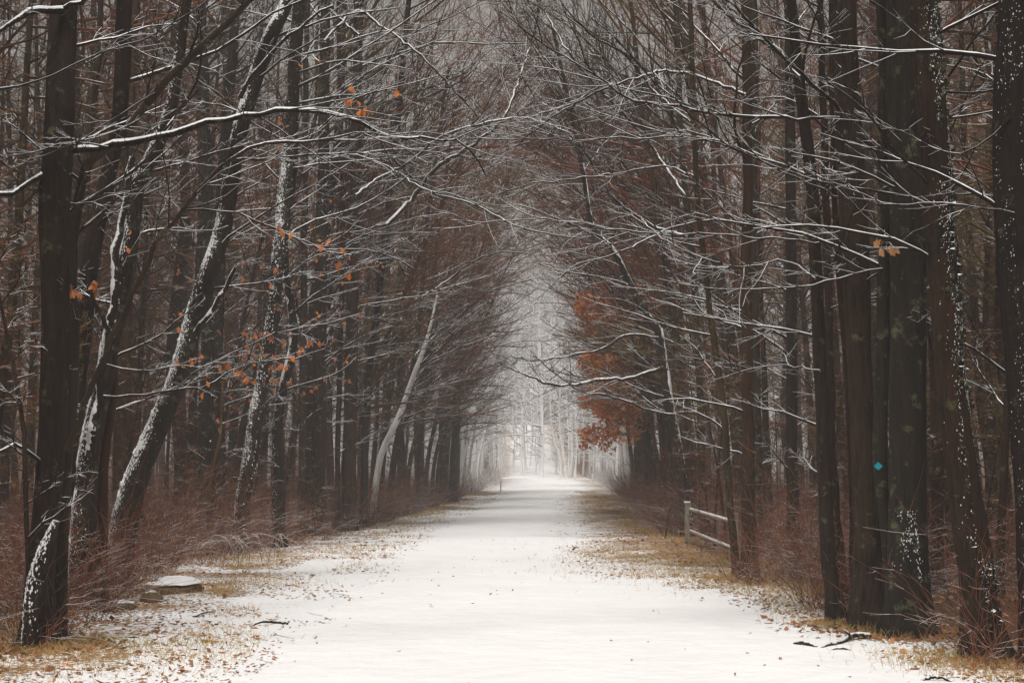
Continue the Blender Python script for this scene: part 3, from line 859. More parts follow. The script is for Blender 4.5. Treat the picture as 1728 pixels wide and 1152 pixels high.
ridged = hand_tree("bare_tree", "wide trunk of vertical ridged bark between the copper stem and the marked trunk", [(1465, 1060, 54), (1464, 930, 46), (1458, 780, 42), (1449, 600, 42), (1445, 480, 46), (1441, 380, 48), (1432, 185, 42), (1426, 37, 40), (1424, -40, 38)], 'bark_ridged', side=-1, S=44, ridge=0.045, n=(9, 6, 4), hmin=2.2, wander=0.05, flare=0.5,
    branches=[dict(pts=[(1440, 545 - 60, 14.0), (1490, 455, 13.5), (1475, 455, 13.4), (1420, 468, 13.3), (1370, 480, 13.2), (1280, 487, 13.1), (1170, 482, 13.0), (1110, 470, 12.9)], w=4, w1=2, k=9, frac=0.22),
              dict(pts=[(1440, 203, 14), (1415, 201, 13.8), (1340, 200, 13.6), (1250, 196, 13.4), (1180, 190, 13.2), (1130, 180, 13), (1060, 165, 12.9), (1010, 130, 12.8), (960, 100, 12.7), (900, 62, 12.6), (840, 20, 12.5)], w=6.5, w1=2, k=14, frac=0.3, mat='bark_snowy'),
              dict(pts=[(1430, 400, 14), (1380, 408, 13.8), (1280, 400, 13.6), (1200, 395, 13.5), (1120, 396, 13.4), (1020, 385, 13.3), (930, 370, 13.2), (850, 372, 13.1), (760, 372, 13.0)], w=4, w1=1.8, k=12, frac=0.25),
              dict(pts=[(1430, 335, 14), (1340, 300, 13.8), (1250, 255, 13.6), (1180, 235, 13.4), (1080, 234, 13.2), (960, 235, 13), (850, 234, 12.9), (780, 236, 12.8)], w=4, w1=2, k=12, frac=0.25)])
marked = hand_tree("bare_tree", "narrow blotched trunk carrying the teal diamond marker", [(1503, 1066, 16), (1499, 960, 16), (1491, 860, 20), (1484, 780, 25), (1487, 690, 24), (1490, 574, 22), (1492, 425, 21), (1490, 300, 20), (1486, 0, 17)], 'bark_grey', side=-1, n=(8, 6, 4), hmin=2.6, wander=0.0, flare=0.1, color=(0.85, 0.85, 0.85),
    branches=[dict(pts=[(1506, 282, 14), (1490, 265, 13.9), (1450, 225, 13.8), (1400, 170, 13.7), (1330, 105, 13.5), (1270, 45, 13.4), (1220, -5, 13.3)], w=10, w1=4, k=8, mat='limb')])
grey_wide = hand_tree("bare_tree", "widest smooth grey trunk, standing right of the trunk with the teal marker", [(1534, 1072, 74), (1533, 1000, 68), (1532, 860, 62), (1532, 700, 61), (1533, 574, 60), (1532, 425, 60), (1528, 300, 56), (1522, 150, 54), (1520, -20, 52)], 'bark_grey', side=-1, S=40, ridge=0.03, n=(9, 6, 4), hmin=2.6, wander=0.0, flare=0.55, color=(0.85, 0.85, 0.85),
    snow=(900, -1.7, 0.8, 0.009, 0.0, 0.085), branches=[dict(pts=[(1520, 240, 13), (1430, 150, 13), (1420, 100, 13.1), (1410, 60, 13.1), (1385, 10, 13.2)], w=4, k=6),
        dict(pts=[(1550, 335, 13), (1480, 322, 12.8), (1410, 312, 12.7), (1330, 290, 12.6), (1240, 250, 12.6), (1150, 180, 12.5), (1060, 90, 12.5), (1000, 30, 12.5)], w=4.5, w1=2, k=10, frac=0.25)])
hand_tree("bare_tree", "ridged brown trunk leaning left, white snow specks and ivy down its right flank", [(1664, 1108, 78), (1655, 1040, 62), (1648, 960, 58), (1637, 896, 56), (1625, 800, 52), (1615, 740, 51), (1604, 640, 50), (1599, 574, 50), (1592, 450, 50), (1586, 387, 50), (1577, 250, 50), (1568, 140, 50), (1558, 37, 48), (1552, -50, 46)], 'bark_ridged', side=-1, S=48, ridge=0.055, n=(9, 6, 4), hmin=2.4, wander=0.0, flare=0.4, color=(0.85, 0.75, 0.7), 
    snow=(3800, -0.85, 0.5, 0.0065, 0.02, 0.5), ivy=(1600, -0.7, 0.5, 0.05, 0.0, 0.5),
    branches=[dict(pts=[(1590, 155, 12), (1640, 158, 12), (1700, 150, 12), (1760, 148, 12)], w=5, k=5),
              dict(pts=[(1600, 325, 12), (1660, 330, 12), (1740, 345, 12)], w=4, k=6),
              dict(pts=[(1600, 130, 12), (1650, 60, 11.9), (1690, 10, 11.8), (1720, -30, 11.7)], w=5, k=8)])
hand_tree("bare_tree", "black snow specked trunk cut by the right border of the photo", [(1765, 1120, 84), (1756, 900, 76), (1742, 740, 70), (1728, 600, 64), (1716, 450, 62), (1708, 300, 62), (1710, 150, 62), (1718, -20, 60)], 'bark', side=-1, S=30, ridge=0.05, n=(9, 6, 4), hmin=2.0, wander=0, color=(0.55, 0.5, 0.5), flare=0.1,
    snow=(1300, -1.9, 0.6, 0.0065, 0.02, 0.55), branches=[dict(pts=[(1705, 200, 11.3), (1660, 245, 11.4), (1600, 260, 11.6), (1540, 230, 11.8), (1450, 190, 12)], w=4, k=6),
        dict(pts=[(1712, 360, 11.3), (1660, 352, 11.2), (1600, 340, 11.2), (1520, 345, 11.3), (1440, 322, 11.4), (1370, 295, 11.6)], w=4, k=8)])
hand_tree("bare_tree", "slim brown trunk between the leaning snow specked trunk and the right border", [(1688, 1070, 15), (1690, 900, 14), (1697, 720, 13), (1704, 560, 12), (1712, 380, 11)], 'bark_smooth', side=-1, n=(14, 6, 4), hmin=1.5, color=(0.8, 0.6, 0.5), D=17)
hand_tree("bare_tree", "dim trunk glimpsed between the widest grey trunk and the leaning ridged trunk", [(1580, 1030, 22), (1582, 850, 20), (1578, 650, 19), (1570, 400, 18), (1565, 0, 16)], 'bark', side=-1, n=(15, 6, 4), hmin=1.5, D=18, color=(1.1, 0.8, 0.7))
hand_tree("bare_tree", "dark trunk half hidden between the orange brown trunk and the dark pair", [(1340, 985, 22), (1338, 850, 20), (1336, 650, 19), (1335, 400, 18), (1330, 0, 15)], 'bark', side=-1, n=(24, 7, 4), hmin=1.5, D=23)

def bough(root, pts, D, w=6, w1=2, k=12, frac=0.3):
    n_ = len(pts)
    add_branch(root, dict(pts=[(x, y, D + 0.8 * math.sin(q * 1.3)) for q, (x, y) in enumerate(pts)], w=w, w1=w1, k=k, frac=frac), M['limb'])


ALL = {o['label']: o for o in bpy.data.objects if 'label' in o.keys()}


def find(txt):
    return [o for l, o in ALL.items() if txt in l][0]


st_ = find('stringy barked')
bough(st_, [(600, 330), (640, 300), (690, 275), (750, 228), (830, 206), (900, 196), (990, 160), (1060, 110)], 30, 6)
bough(st_, [(606, 60), (560, 20), (520, -20)], 30, 5, k=5)
dk = find('dark trunk with a side fork')
bough(dk, [(652, 380), (700, 330), (740, 280), (790, 250), (850, 200), (880, 120), (900, 60), (915, -20)], 31, 8, 3, 14)
bough(dk, [(665, 270), (720, 320), (800, 345), (870, 380), (960, 400), (1040, 395)], 31, 5)
bd = find('broad dark trunk halfway')
bough(bd, [(548, 70), (600, 20), (640, 42), (700, 85), (745, 130), (800, 190), (850, 240)], 28.5, 6)
bough(bd, [(545, 270), (600, 262), (660, 285), (720, 320), (770, 330), (850, 365)], 28.5, 5)
gb = find('slightly bowed trunk')
bough(gb, [(712, 500), (760, 470), (800, 440), (850, 425), (900, 430)], 40, 4, k=10)
bough(gb, [(700, 600), (740, 560), (790, 520), (830, 490), (900, 470)], 40, 4, k=10)
ol = find('thin olive green')
bough(ol, [(1175, 300), (1120, 280), (1060, 290), (980, 300), (900, 310), (830, 330)], 20.5, 4, k=14)
bough(ol, [(1170, 210), (1100, 150), (1060, 95), (1000, 60), (940, 0), (900, -40)], 20.5, 5, k=14)
ob = find('orange brown trunk beside')
bough(ob, [(1258, 380), (1200, 372), (1130, 385), (1060, 420), (1000, 440), (940, 470)], 19.5, 5, k=14)
bough(ob, [(1258, 160), (1180, 130), (1130, 120), (1080, 130), (1000, 160), (930, 200), (850, 260)], 19.5, 6, k=16)
gg = find('greenish grey trunk seen')
bough(gg, [(1155, 330), (1100, 250), (1060, 200), (1010, 150), (960, 90), (920, 20)], 29, 7, 3, 16)
bough(gg, [(1160, 400), (1100, 380), (1030, 330), (990, 260), (950, 220), (890, 200)], 29, 6, 2, 16)
pp = find('left one of the pair left of the copper')
bough(pp, [(1384, 625), (1330, 615), (1260, 625), (1200, 610), (1150, 600)], 13.8, 4, k=7)
bough(pp, [(1376, 470), (1320, 440), (1260, 452), (1200, 440), (1130, 410), (1080, 370)], 13.8, 4, k=9)
bough(pp, [(1350, 130), (1300, 70), (1250, 30), (1200, -20)], 13.8, 5, k=7)

# oak that kept its leaves, right of the foggy gap
oak = hand_tree("oak_tree", "oak with dense rust orange leaves hanging beside the foggy gap, right of the path", [(1098, 868, 13), (1096, 800, 12), (1090, 700, 11), (1080, 600, 10), (1068, 500, 9), (1050, 400, 8)], 'bark', side=-1, n=(34, 9, 5), hmin=2.4, hmax=11, bias=0.7, lmul=0.85, color=(1.1, 0.8, 0.7), elev=(-0.1, 0.4), top=11)
r_, tips = TIPS[-1]
qx, qy = proj(tips)
dens = vnoise(tips[:, 0] * 1.4, tips[:, 1] * 1.4, tips[:, 2] * 1.4)
sel = tips[(dens > 0.34) & (qy > 450) & (qx > 975)]
cl = np.repeat(sel, 14, axis=0) + rng.normal(0, 0.11, (len(sel) * 14, 3))
bag = Bag()
leaf_cloud(bag, cl, 0.13)
tag(bag.build("foliage", M['rust'], oak, np.array(oak.location)), kind='stuff')

# single orange leaves still hanging on the twigs at the left and the tan cluster at the right
wins = [((300, 440, 470, 720), 46), ((400, 555, 590, 660), 44), ((560, 140, 720, 190), 14), ((60, 360, 300, 520), 14), ((440, 90, 560, 420), 16), ((520, 380, 720, 660), 26)]
allp = [(t, p) for t, ps in TIPS for p in ps[::2] if np.array(t.location)[1] < 30 and t.location.x < 0]
PP = np.array([p for _, p in allp])
qx, qy = proj(PP)
for (x0, y0, x1, y1), cnt in [((w[0][0], w[0][1], w[0][2], w[0][3]), w[1]) for w in wins]:
    idx = np.where((qx > x0) & (qx < x1) & (qy > y0) & (qy < y1))[0]
    rng.shuffle(idx)
    seeds = idx[:max(1, int(cnt * 1.0))]
    for sidx in seeds:
        near = idx[np.argsort(np.linalg.norm(PP[idx] - PP[sidx], axis=1))[:3]]
        for q in near:
            t, p = allp[q]
            put_leaf(t, p, random.uniform(0.06, 0.09))
for t, ps in TIPS:
    if t.location.y > 24 and t.location.x < 0 and len(ps) > 900:
        q = ps[rng.integers(0, len(ps), 60)]
        q = q[vnoise(q[:, 0], q[:, 1], q[:, 2]) > 0.45]
        q = np.repeat(q, 3, axis=0) + rng.normal(0, 0.05, (len(q) * 3, 3))
        bag = Bag()
        leaf_cloud(bag, q, 0.08)
        tag(bag.build("foliage", M['rust'], t, np.array(t.location)), kind='stuff')
c0 = at(1494, 420, 13.1)
bag = Bag()
tp = np.array([at(1494, 380, 13.75), at(1492, 392, 13.4), at(1496, 405, 13.1), at(1495, 418, 13.1)])
bag.tubes(tp[None], np.array([[0.005, 0.004, 0.003, 0.003]]), 4)
bag.build("twig", M['twig'], marked, np.array(marked.location))
for k, (dx, dy, rz) in enumerate([(-8, -8, 0.3), (2, -2, 1.0), (10, -2, 1.6), (-10, 6, 2.2), (4, 6, 2.9), (13, 2, 0.2), (-3, -6, 1.4)]):
    put_leaf(marked, at(1495 + dx, 412 + dy, 13.1), 0.10, True, (random.uniform(-0.3, 0.3), random.uniform(-0.5, 0.5) + (-0.4 if dx > 5 else 0.3), rz))

# ------------------------------------------------------------------ the woods: kinds of tree that are copied
def kind(seed, H, r, lean, n, hmin, bias, lmul, elev, tw, trop=0.0, lmax=5.5, thin=99):
    rg = np.random.default_rng(seed)
    k = 26
    h = np.linspace(0, H, k)
    x = lean * (h / H) ** 1.7 * H + (vnoise(h * 0.25, seed * 3.1) - 0.5) * 0.5 * np.minimum(h / 3, 1)
    y = (vnoise(h * 0.25, seed * 5.7) - 0.5) * 0.5 * np.minimum(h / 3, 1)
    pts = np.stack([x, y, h - 0.12], -1)
    rad = r * (1 - 0.85 * (h / H) ** 0.9)
    tb, cb = Bag(), Bag()
    smooth_trunk(tb, pts, rad, 10, 0.07, 0.4, seed=seed)
    crown(cb, pts, rad, n[0], n[1], n[2], hmin, 0.0, bias, lmul, rg=rg, elev=elev, tw=tw, lmax=lmax, trop=trop, thin=thin)
    return tb.build("trunk", M['trunk_far'], mesh_only=True), cb.build("crown", M['twig_far'], mesh_only=True)


EDGE = [kind(1, 15, 0.12, 0.13, (40, 8, 5), 2.2, 0.62, 1.2, (0.2, 1.0), 1.2, lmax=7, trop=-0.05, thin=12.5),
        kind(2, 17, 0.15, 0.05, (38, 8, 5), 3.0, 0.52, 1.2, (0.1, 0.9), 1.3, lmax=8, thin=12.5),
        kind(3, 13, 0.09, 0.22, (34, 8, 5), 1.6, 0.6, 1.2, (0.3, 1.1), 1.15, lmax=7, trop=-0.08, thin=12.5),
        kind(4, 16, 0.11, 0.04, (36, 8, 5), 2.4, 0.5, 1.2, (-0.1, 1.2), 1.25, lmax=8.5, thin=12.5)]
DEEP = [kind(11, 18, 0.15, 0.02, (54, 8, 5), 1.4, 0.2, 0.95, (0.0, 0.7), 1.3, thin=14),
        kind(12, 20, 0.19, 0.03, (56, 8, 5), 2.4, 0.2, 1.0, (0.1, 0.8), 1.4, thin=14),
        kind(13, 14, 0.09, 0.05, (50, 7, 5), 0.8, 0.2, 0.75, (0.0, 0.8), 1.2, thin=14),
        kind(14, 17, 0.12, -0.03, (54, 8, 5), 1.2, 0.2, 0.95, (-0.1, 0.6), 1.3, thin=14)]
ARCH = [kind(41, 13.5, 0.10, 0.33, (54, 8, 6), 3.0, 0.6, 1.0, (0.0, 0.9), 1.25, lmax=6, trop=-0.03),
        kind(42, 15, 0.12, 0.27, (56, 8, 6), 3.6, 0.6, 1.0, (0.1, 0.8), 1.3, lmax=6)]
NEAR = [kind(31, 16, 0.13, 0.03, (38, 8, 5), 1.2, 0.2, 0.9, (0.0, 0.7), 1.1, thin=7.5),
        kind(32, 18, 0.17, 0.02, (38, 8, 5), 1.8, 0.2, 0.95, (0.1, 0.8), 1.15, thin=8.5),
        kind(33, 13, 0.08, 0.06, (44, 8, 5), 0.8, 0.2, 0.85, (-0.1, 0.7), 1.1, thin=8.0)]
SHRUB = [kind(21, 4.5, 0.03, 0.25, (22, 7, 4), 0.3, 0.3, 0.75, (0.2, 1.0), 1.1),
         kind(22, 5.5, 0.035, 0.15, (26, 7, 4), 0.4, 0.3, 0.75, (0.1, 0.9), 1.1)]

cand = []
hands = [np.array(t.location) for t, _ in TIPS]
used = [tuple(h[:2]) for h in hands]
for k in range(26000):
    y = random.uniform(12.5, 135) if random.random() < 0.6 else 12.5 + random.random() ** 1.6 * 60
    side = random.choice((-1, 1))
    depth = random.random() ** 1.5 * 24
    x = WOOD_L(y) - depth - 0.25 if side < 0 else WOOD_R(y) + depth + 0.25
    if abs(x) > 0.40 * y + 5:
        continue
    if y < 30 and depth < 1.6:
        continue
    sp = 1.15 if depth < 2.5 else 1.2
    if any((x - a) ** 2 + (y - b) ** 2 < sp * sp for a, b in used):
        continue
    used.append((x, y))
    cand.append((x, y, side, depth))
    if len(cand) >= 640:
        break
print("woods trees", len(cand))
# trees beyond the far end of the path
far = []
for k in range(3000):
    x, y = random.uniform(-34, 44), random.uniform(134, 205)
    if -7 < x < 13 and y < 142:
        continue
    if any((x - a) ** 2 + (y - b) ** 2 < 2.2 ** 2 for a, b, *_ in far):
        continue
    far.append((x, y, 1, 9))
    if len(far) >= 300:
        break
cand.sort(key=lambda c: c[1] * 1.0 + c[3] * 1.2)
indiv, mass = cand[:285], cand[285:] + far


def copy_tree(kindset, name, x, y, rot, s, label, group, tint):
    tm, cm = kindset
    root = empty(name, (x, y, gz(x, y)))
    root.rotation_euler = (0, 0, rot)
    root.scale = (s, s, s)
    tag(root, label, 'tree', group)
    for nm, me in (("trunk", tm), ("crown", cm)):
        c = link(nm, me, root)
        c.color = (*tint, 1)
        if y > 68 and abs(x - 4) < 24:  # far copies swap to the colours with fog painted in
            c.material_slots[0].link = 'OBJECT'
            c.material_slots[0].material = M['trunk_fogpaint' if nm == 'trunk' else 'twig_fogpaint']
    return root


ROW = {-1: [(30.0, 'the thin golden sapling'), (41.0, 'the leaning white birch'), (56.0, 'the tall grey forked tree')],
       1: [(28.0, 'the wooden fence'), (43.0, 'the rust leaved oak')]}
ORD = ['first', 'second', 'third', 'fourth', 'fifth', 'sixth']
order = {}
for sd_ in (-1, 1):
    row = sorted([c for c in indiv if c[2] == sd_ and c[3] < 2.2], key=lambda c: c[1])
    for n_, (ay, an) in enumerate(ROW[sd_]):
        ny_ = ROW[sd_][n_ + 1][0] if n_ + 1 < len(ROW[sd_]) else 80
        for q_, c in enumerate([c for c in row if ay < c[1] < ny_][:6]):
            order[c[:2]] = (ORD[q_], an)
for (x, y, side, depth) in indiv:
    e = depth < 3.2
    ks = random.choice(EDGE if e else DEEP)
    if y < 30:
        ks = random.choice(NEAR)
    rot = (0 if side < 0 else math.pi) + random.gauss(0, 0.45 if e else 1.5)
    t = random.uniform(0.7, 1.25)
    tint = (t * random.uniform(0.95, 1.2), t, t * random.uniform(0.8, 1.0))
    sd = "left" if side < 0 else "right"
    if e:
        lab, grp = f"slender bare tree in the row arching over the {sd} edge of the path", f"bare trees lining the {sd} edge of the path"
    else:
        lab, grp = f"dim bare tree deep in the woods on the {sd} of the path", f"bare trees deep in the {sd} woods"
    zone = "near the front" if y < 26 else "in the middle distance" if y < 48 else "far off in haze"
    if not e:
        lab, grp = f"dim bare tree deep in the {sd} woods {zone}", f"bare trees deep in the {sd} woods {zone}"
    else:
        lab, grp = f"slender bare tree in the row arching over the {sd} path edge {zone}", f"bare trees lining the {sd} edge of the path {zone}"
    if (x, y) in order:
        o1, an = order[(x, y)]
        lab = f"bare tree over the {sd} path edge, {o1} one beyond {an}"
    copy_tree(ks, "bare_tree", x, y, rot, random.uniform(0.75, 1.25), lab, grp, tint)

# trees that arch right over the path and close it into a tunnel
for k, (y, side, tint, lab) in enumerate([
        (35, -1, (2.6, 2.3, 0.9), "olive tinted tree arching over the path behind the stringy barked trunk"),
        (39, 1, (2.6, 1.2, 0.9), "russet tinted tree arching over the path just before the rust leaved oak"),
        (46, -1, (3.0, 2.7, 0.9), "olive tinted tree arching over the path beyond the leaning white birch"),
        (50, 1, (1.9, 1.2, 0.9), "brown tree arching over the path just behind the rust leaved oak"),
        (57, -1, (1.7, 1.0, 0.9), "reddish tree arching over the path close behind the tall grey forked tree"),
        (62, 1, (2.2, 1.9, 1.0), "yellowish tree arching over the path second behind the rust leaved oak"),
        (70, -1, (1.6, 1.3, 1.1), "brown tree arching over the path second behind the tall grey forked tree"),
        (75, 1, (2.0, 1.2, 1.0), "reddish tree arching over the path third behind the rust leaved oak"),
        (86, -1, (1.6, 1.3, 1.1), "hazy arching tree last but one before the end of the path, left side"),
        (92, 1, (1.6, 1.3, 1.1), "hazy arching tree last before the end of the path, right side")]):
    x = WOOD_L(y) - 0.3 if side < 0 else WOOD_R(y) + 0.3
    copy_tree(ARCH[k % 2], "arching_tree", x, y, (0 if side < 0 else math.pi) + random.uniform(-.3, .3), (0.88 if y < 40 else random.uniform(0.85, 0.98)), lab, "trees arching over the path", tint)

# bare shrubs along the forest edge
for k in range(70):
    side = random.choice((-1, 1))
    y = 15 + random.random() ** 1.3 * 80
    d = random.uniform(0.2, 4.0)
    x = WOOD_L(y) - d if side < 0 else WOOD_R(y) + d
    sd = "left" if side < 0 else "right"
    root = copy_tree(random.choice(SHRUB), "bare_shrub", x, y, random.uniform(0, 6.28), random.uniform(0.5, 0.95),
                     f"bare twiggy shrub under the trees on the {sd} side of the path", f"bare shrubs under the {sd} trees", (1.1, 0.8, 0.7))
    root["category"] = "shrub"

# the rest of the woods, too many and too deep to tell apart
wt, wc = Bag(), Bag()
ft, fc = Bag(), Bag()
FOGPAINT_FROM = 70  # beyond this distance the paleness of fog is painted on
surround = []  # unseen trees beside and behind the camera, added to darken the near trunks
for k in range(4000):
    x, y = random.uniform(-26, 26), random.uniform(-24, 14)
    if -4.6 < x < 5.2 or abs(x) < 0.42 * y + 1.5:
        continue
    if any((x - a) ** 2 + (y - b) ** 2 < 1.7 ** 2 for a, b, *_ in surround):
        continue
    surround.append((x, y, -1 if x < 0 else 1, 2))
    if len(surround) >= 130:
        break
for (x, y, side, depth) in mass + surround:
    H = random.uniform(13, 20) * (1.35 if y > 134 else 1)
    h = np.linspace(0, H, 9)
    inward = (0.08 if depth < 3 else 0.02) * (-side)
    px_ = x + inward * (h / H) ** 1.6 * H + (vnoise(h * 0.3, x * 3.3) - 0.5) * 0.5
    py_ = y + (vnoise(h * 0.3, y * 3.3) - 0.5) * 0.5
    pts = np.stack([px_, py_, h + gz(x, y) - 0.1], -1)
    rad = random.uniform(0.07, 0.17) * (1 - 0.85 * h / H)
    (ft if y > FOGPAINT_FROM and abs(x - 4) < 24 else wt).tubes(pts[None], rad[None], 6, upright=True)
    crown(fc if y > FOGPAINT_FROM and abs(x - 4) < 24 else wc, pts, rad, 26 if y > 14 else 14, 6, 3 if y < 134 else 2, 1.5, 0 if side < 0 else math.pi, 0.35, 1.0, elev=(0.0, 0.9), tw=1.6 if y < 134 else 3.0, s3=3)
woods = wt.build("distant_woods_and_unseen_trees", M['trunk_far'])
woods.data.materials.append(M['twig_far'])
# join twigs into the same mass
wc_o = wc.build("woods_twigs", M['twig_far'], woods)
tag(woods, "mass of bare winter trees filling the depth of the woods and closing the far end", "woods", kind="stuff")
tag(wc_o, kind="stuff")
fw = ft.build("fog_painted_woods", M['trunk_fogpaint'])
tag(fw, "trees painted fog pale, closing the view beyond the end of the path", "woods", kind="stuff")
tag(fc.build("woods_twigs", M['twig_fogpaint'], fw), kind="stuff")

# pale trunks in the fog at the far end
for (pts, lab) in [([(948, 806, 5), (944, 770, 4.5), (936, 745, 4), (930, 710, 4)], "left one of two pale birch trunks in the fog at the end of the path"),
                   ([(956, 806, 6), (951, 765, 5), (946, 735, 4.5), (944, 700, 4)], "right one of two pale birch trunks in the fog at the end of the path")]:
    hand_tree("pale_birch", lab, pts, 'pale', n=(16, 6, 4), hmin=4, tw=2.5, D=128, S=8, cat='birch', wander=0, top=14)

# ------------------------------------------------------------------ undergrowth
def stems(bag, n, y0, y1, pw, dmax, hgt, rad, P=4, spread=0.5, rg=rng, dp=1.5, dmin=-0.25):
    y = y0 + (y1 - y0) * rg.random(n) ** pw
    d = dmin + rg.random(n) ** dp * dmax
    side = rg.random(n) < 0.5
    x = np.where(side, WOOD_L(y) - d, WOOD_R(y) + d)
    cl = vnoise(x * 0.9, y * 0.9, 2)
    keep = (cl > 0.33) & ~((x > 0) & (y > 24) & (y < 29.5) & (d < 0.25)) & ~((y < 14.5) & (rg.random(n) < 0.45))
    x, y, cl = x[keep], y[keep], cl[keep]
    n = len(x)
    s = np.stack([x, y, gz(x, y) - 0.02], -1)
    a = rg.uniform(0, 2 * math.pi, n)
    e = rg.uniform(0.5, 1.4, n)
    dr = np.stack([np.cos(a) * np.cos(e), np.sin(a) * np.cos(e), np.sin(e)], -1)
    L = hgt * rg.uniform(0.35, 1.3, n) * (0.5 + cl)
    p, r = grow(s, dr, L, rad * rg.uniform(0.7, 1.3, n) * (0.6 + y / 50), P, 0.22, -0.12, 0.4, rg)
    bag.tubes(p, r, 3)
    return p, L


bag = Bag()
p, L = stems(bag, 15000, 11, 45, 1.4, 5, 1.25, 0.0034, P=5)
s, d, L2 = children(p, L, 3, 0.35, rg=rng)
p2, r2 = grow(s, d, np.clip(L2, 0.05, 0.5), np.full(len(s), 0.003), 3, 0.2, 0, 0.5)
bag.tubes(p2, r2, 3)
stems(bag, 10000, 35, 70, 1.1, 5, 1.2, 0.0038, P=4)
stems(bag, 6000, 11, 70, 1.2, 14, 1.1, 0.006, P=4, dp=1.0, dmin=1)
bag2 = Bag()
stems(bag2, 7000, 68, 134, 1.0, 6, 1.2, 0.005, P=4)
tag(bag2.build("fog_painted_undergrowth", M['stems_fogpaint']), "brush painted fog pale along both forest edges near the far end of the path", "undergrowth", kind="stuff")
tag(bag.build("bramble_undergrowth", M['bramble']), "tangled reddish brown brambles and dead stalks along both forest edges", "undergrowth", kind="stuff")

# arching pale canes at the left, in front of the brambles
bram = empty("bramble_bush", ground(400, 948))
tag(bram, "bush of arching pale canes left of the path below the ivy speckled trunk", "bush")
bag = Bag()
for k in range(34):
    x0 = random.uniform(300, 470)
    p0 = ground(x0, random.uniform(938, 955))
    ln = random.uniform(-50, 60)
    hgt = random.uniform(14, 46)
    p1 = at(x0 + ln * 0.3, 925 - hgt * 0.5, p0[1] - 0.2)
    p2 = at(x0 + ln * 0.8, 925 - hgt * 0.55, p0[1] - 0.4)
    p3 = at(x0 + ln * 1.4, 925 + random.uniform(-10, 18), p0[1] - 0.6)
    c = catmull(np.array([p0, p1, p2, p3]), 9)
    bag.tubes(c[None], np.linspace(0.006, 0.003, 9)[None], 4)
bag.build("cane", M['pale_cane'], bram, np.array(bram.location))

# grass and leaves on the verges
def verge_pts(n, y0, y1, pw, rg=rng, inner=0.15, outer=0.8):
    y = y0 + (y1 - y0) * rg.random(n) ** pw
    side = rg.random(n) < 0.5
    t = rg.random(n) ** 0.75
    x = np.where(side, (PATH_L(y) - inner) * (1 - t) + (WOOD_L(y) - outer) * t, (PATH_R(y) + inner) * (1 - t) + (WOOD_R(y) + outer) * t)
    k = vnoise(x * 1.3, y * 1.3, 5) * 0.6 + t * 0.55
    keep = k > 0.38
    return x[keep], y[keep]


x, y = verge_pts(60000, 9.5, 75, 1.4)
k = vnoise(x * 0.8, y * 0.5, 21) > 0.52
x, y = x[k], y[k]
for gpx, gpy, sx_, sy_, cnt in ((120, 1118, .5, .5, 1000), (215, 1092, .5, .4, 500), (383, 1000, .1, .2, 260), (420, 985, .5, .5, 450), (1590, 1118, .3, .4, 900), (1110, 955, 1.0, 2.2, 1200)):
    gc = ground(gpx, gpy)
    x, y = np.r_[x, gc[0] + rng.normal(0, sx_, cnt)], np.r_[y, gc[1] + rng.normal(0, sy_, cnt)]
BASES = [(t.location.x, t.location.y) for t, _ in TIPS if t.location.y < 24]
for bx, by in BASES:
    x, y = np.r_[x, bx + rng.normal(0, 0.28, 110)], np.r_[y, by - 0.12 + rng.normal(0, 0.26, 110)]
n = len(x)
s = np.stack([x, y, gz(x, y) - 0.01], -1)
a = rng.uniform(0, 6.28, n)
e = rng.uniform(0.5, 1.3, n)
p, r = grow(s, np.stack([np.cos(a) * np.cos(e), np.sin(a) * np.cos(e), np.sin(e)], -1), rng.uniform(0.04, 0.14, n), 0.0016 * (0.8 + y / 18), 3, 0.3, -0.25, 0.3)
bag = Bag()
bag.tubes(p, r, 3)
tag(bag.build("dry_grass", M['grass']), "short dry tan grass poking through the snow on the verges", "grass", kind="stuff")

x, y = verge_pts(34000, 9.3, 70, 1.5, inner=-0.35)
x2 = rng.uniform(-1, 1, 130)
y2 = 9.5 + 20 * rng.random(130) ** 1.5
x2 = np.where(x2 < 0, PATH_L(y2) + (-x2) ** 3 * 2.2, PATH_R(y2) - x2 ** 3 * 2.2)
P = np.stack([np.r_[x, x2], np.r_[y, y2], np.r_[gz(x, y) + 0.008, np.full(130, 0.028)]], -1)
bag = Bag()
leaf_cloud(bag, P, 0.042, flat=True)
yy = 11 + 50 * rng.random(16000) ** 1.4
dd_ = rng.random(16000) * 7
xx = np.where(rng.random(16000) < 0.5, WOOD_L(yy) - dd_, WOOD_R(yy) + dd_)
leaf_cloud(bag, np.stack([xx, yy, gz(xx, yy) + 0.02], -1), 0.055, flat=True)
x, y = verge_pts(1500, 9.3, 35, 1.3, inner=0.1, outer=0.5)
for bx, by in BASES:
    x, y = np.r_[x, bx + rng.normal(0, 0.3, 60)], np.r_[y, by - 0.15 + rng.normal(0, 0.28, 60)]
leaf_cloud(bag, np.stack([x, y, gz(x, y) + 0.015], -1), 0.075, flat=True)
tag(bag.build("leaf_litter", M['litter']), "fallen brown leaves scattered over the snowy verges and forest floor", "leaf litter", kind="stuff")

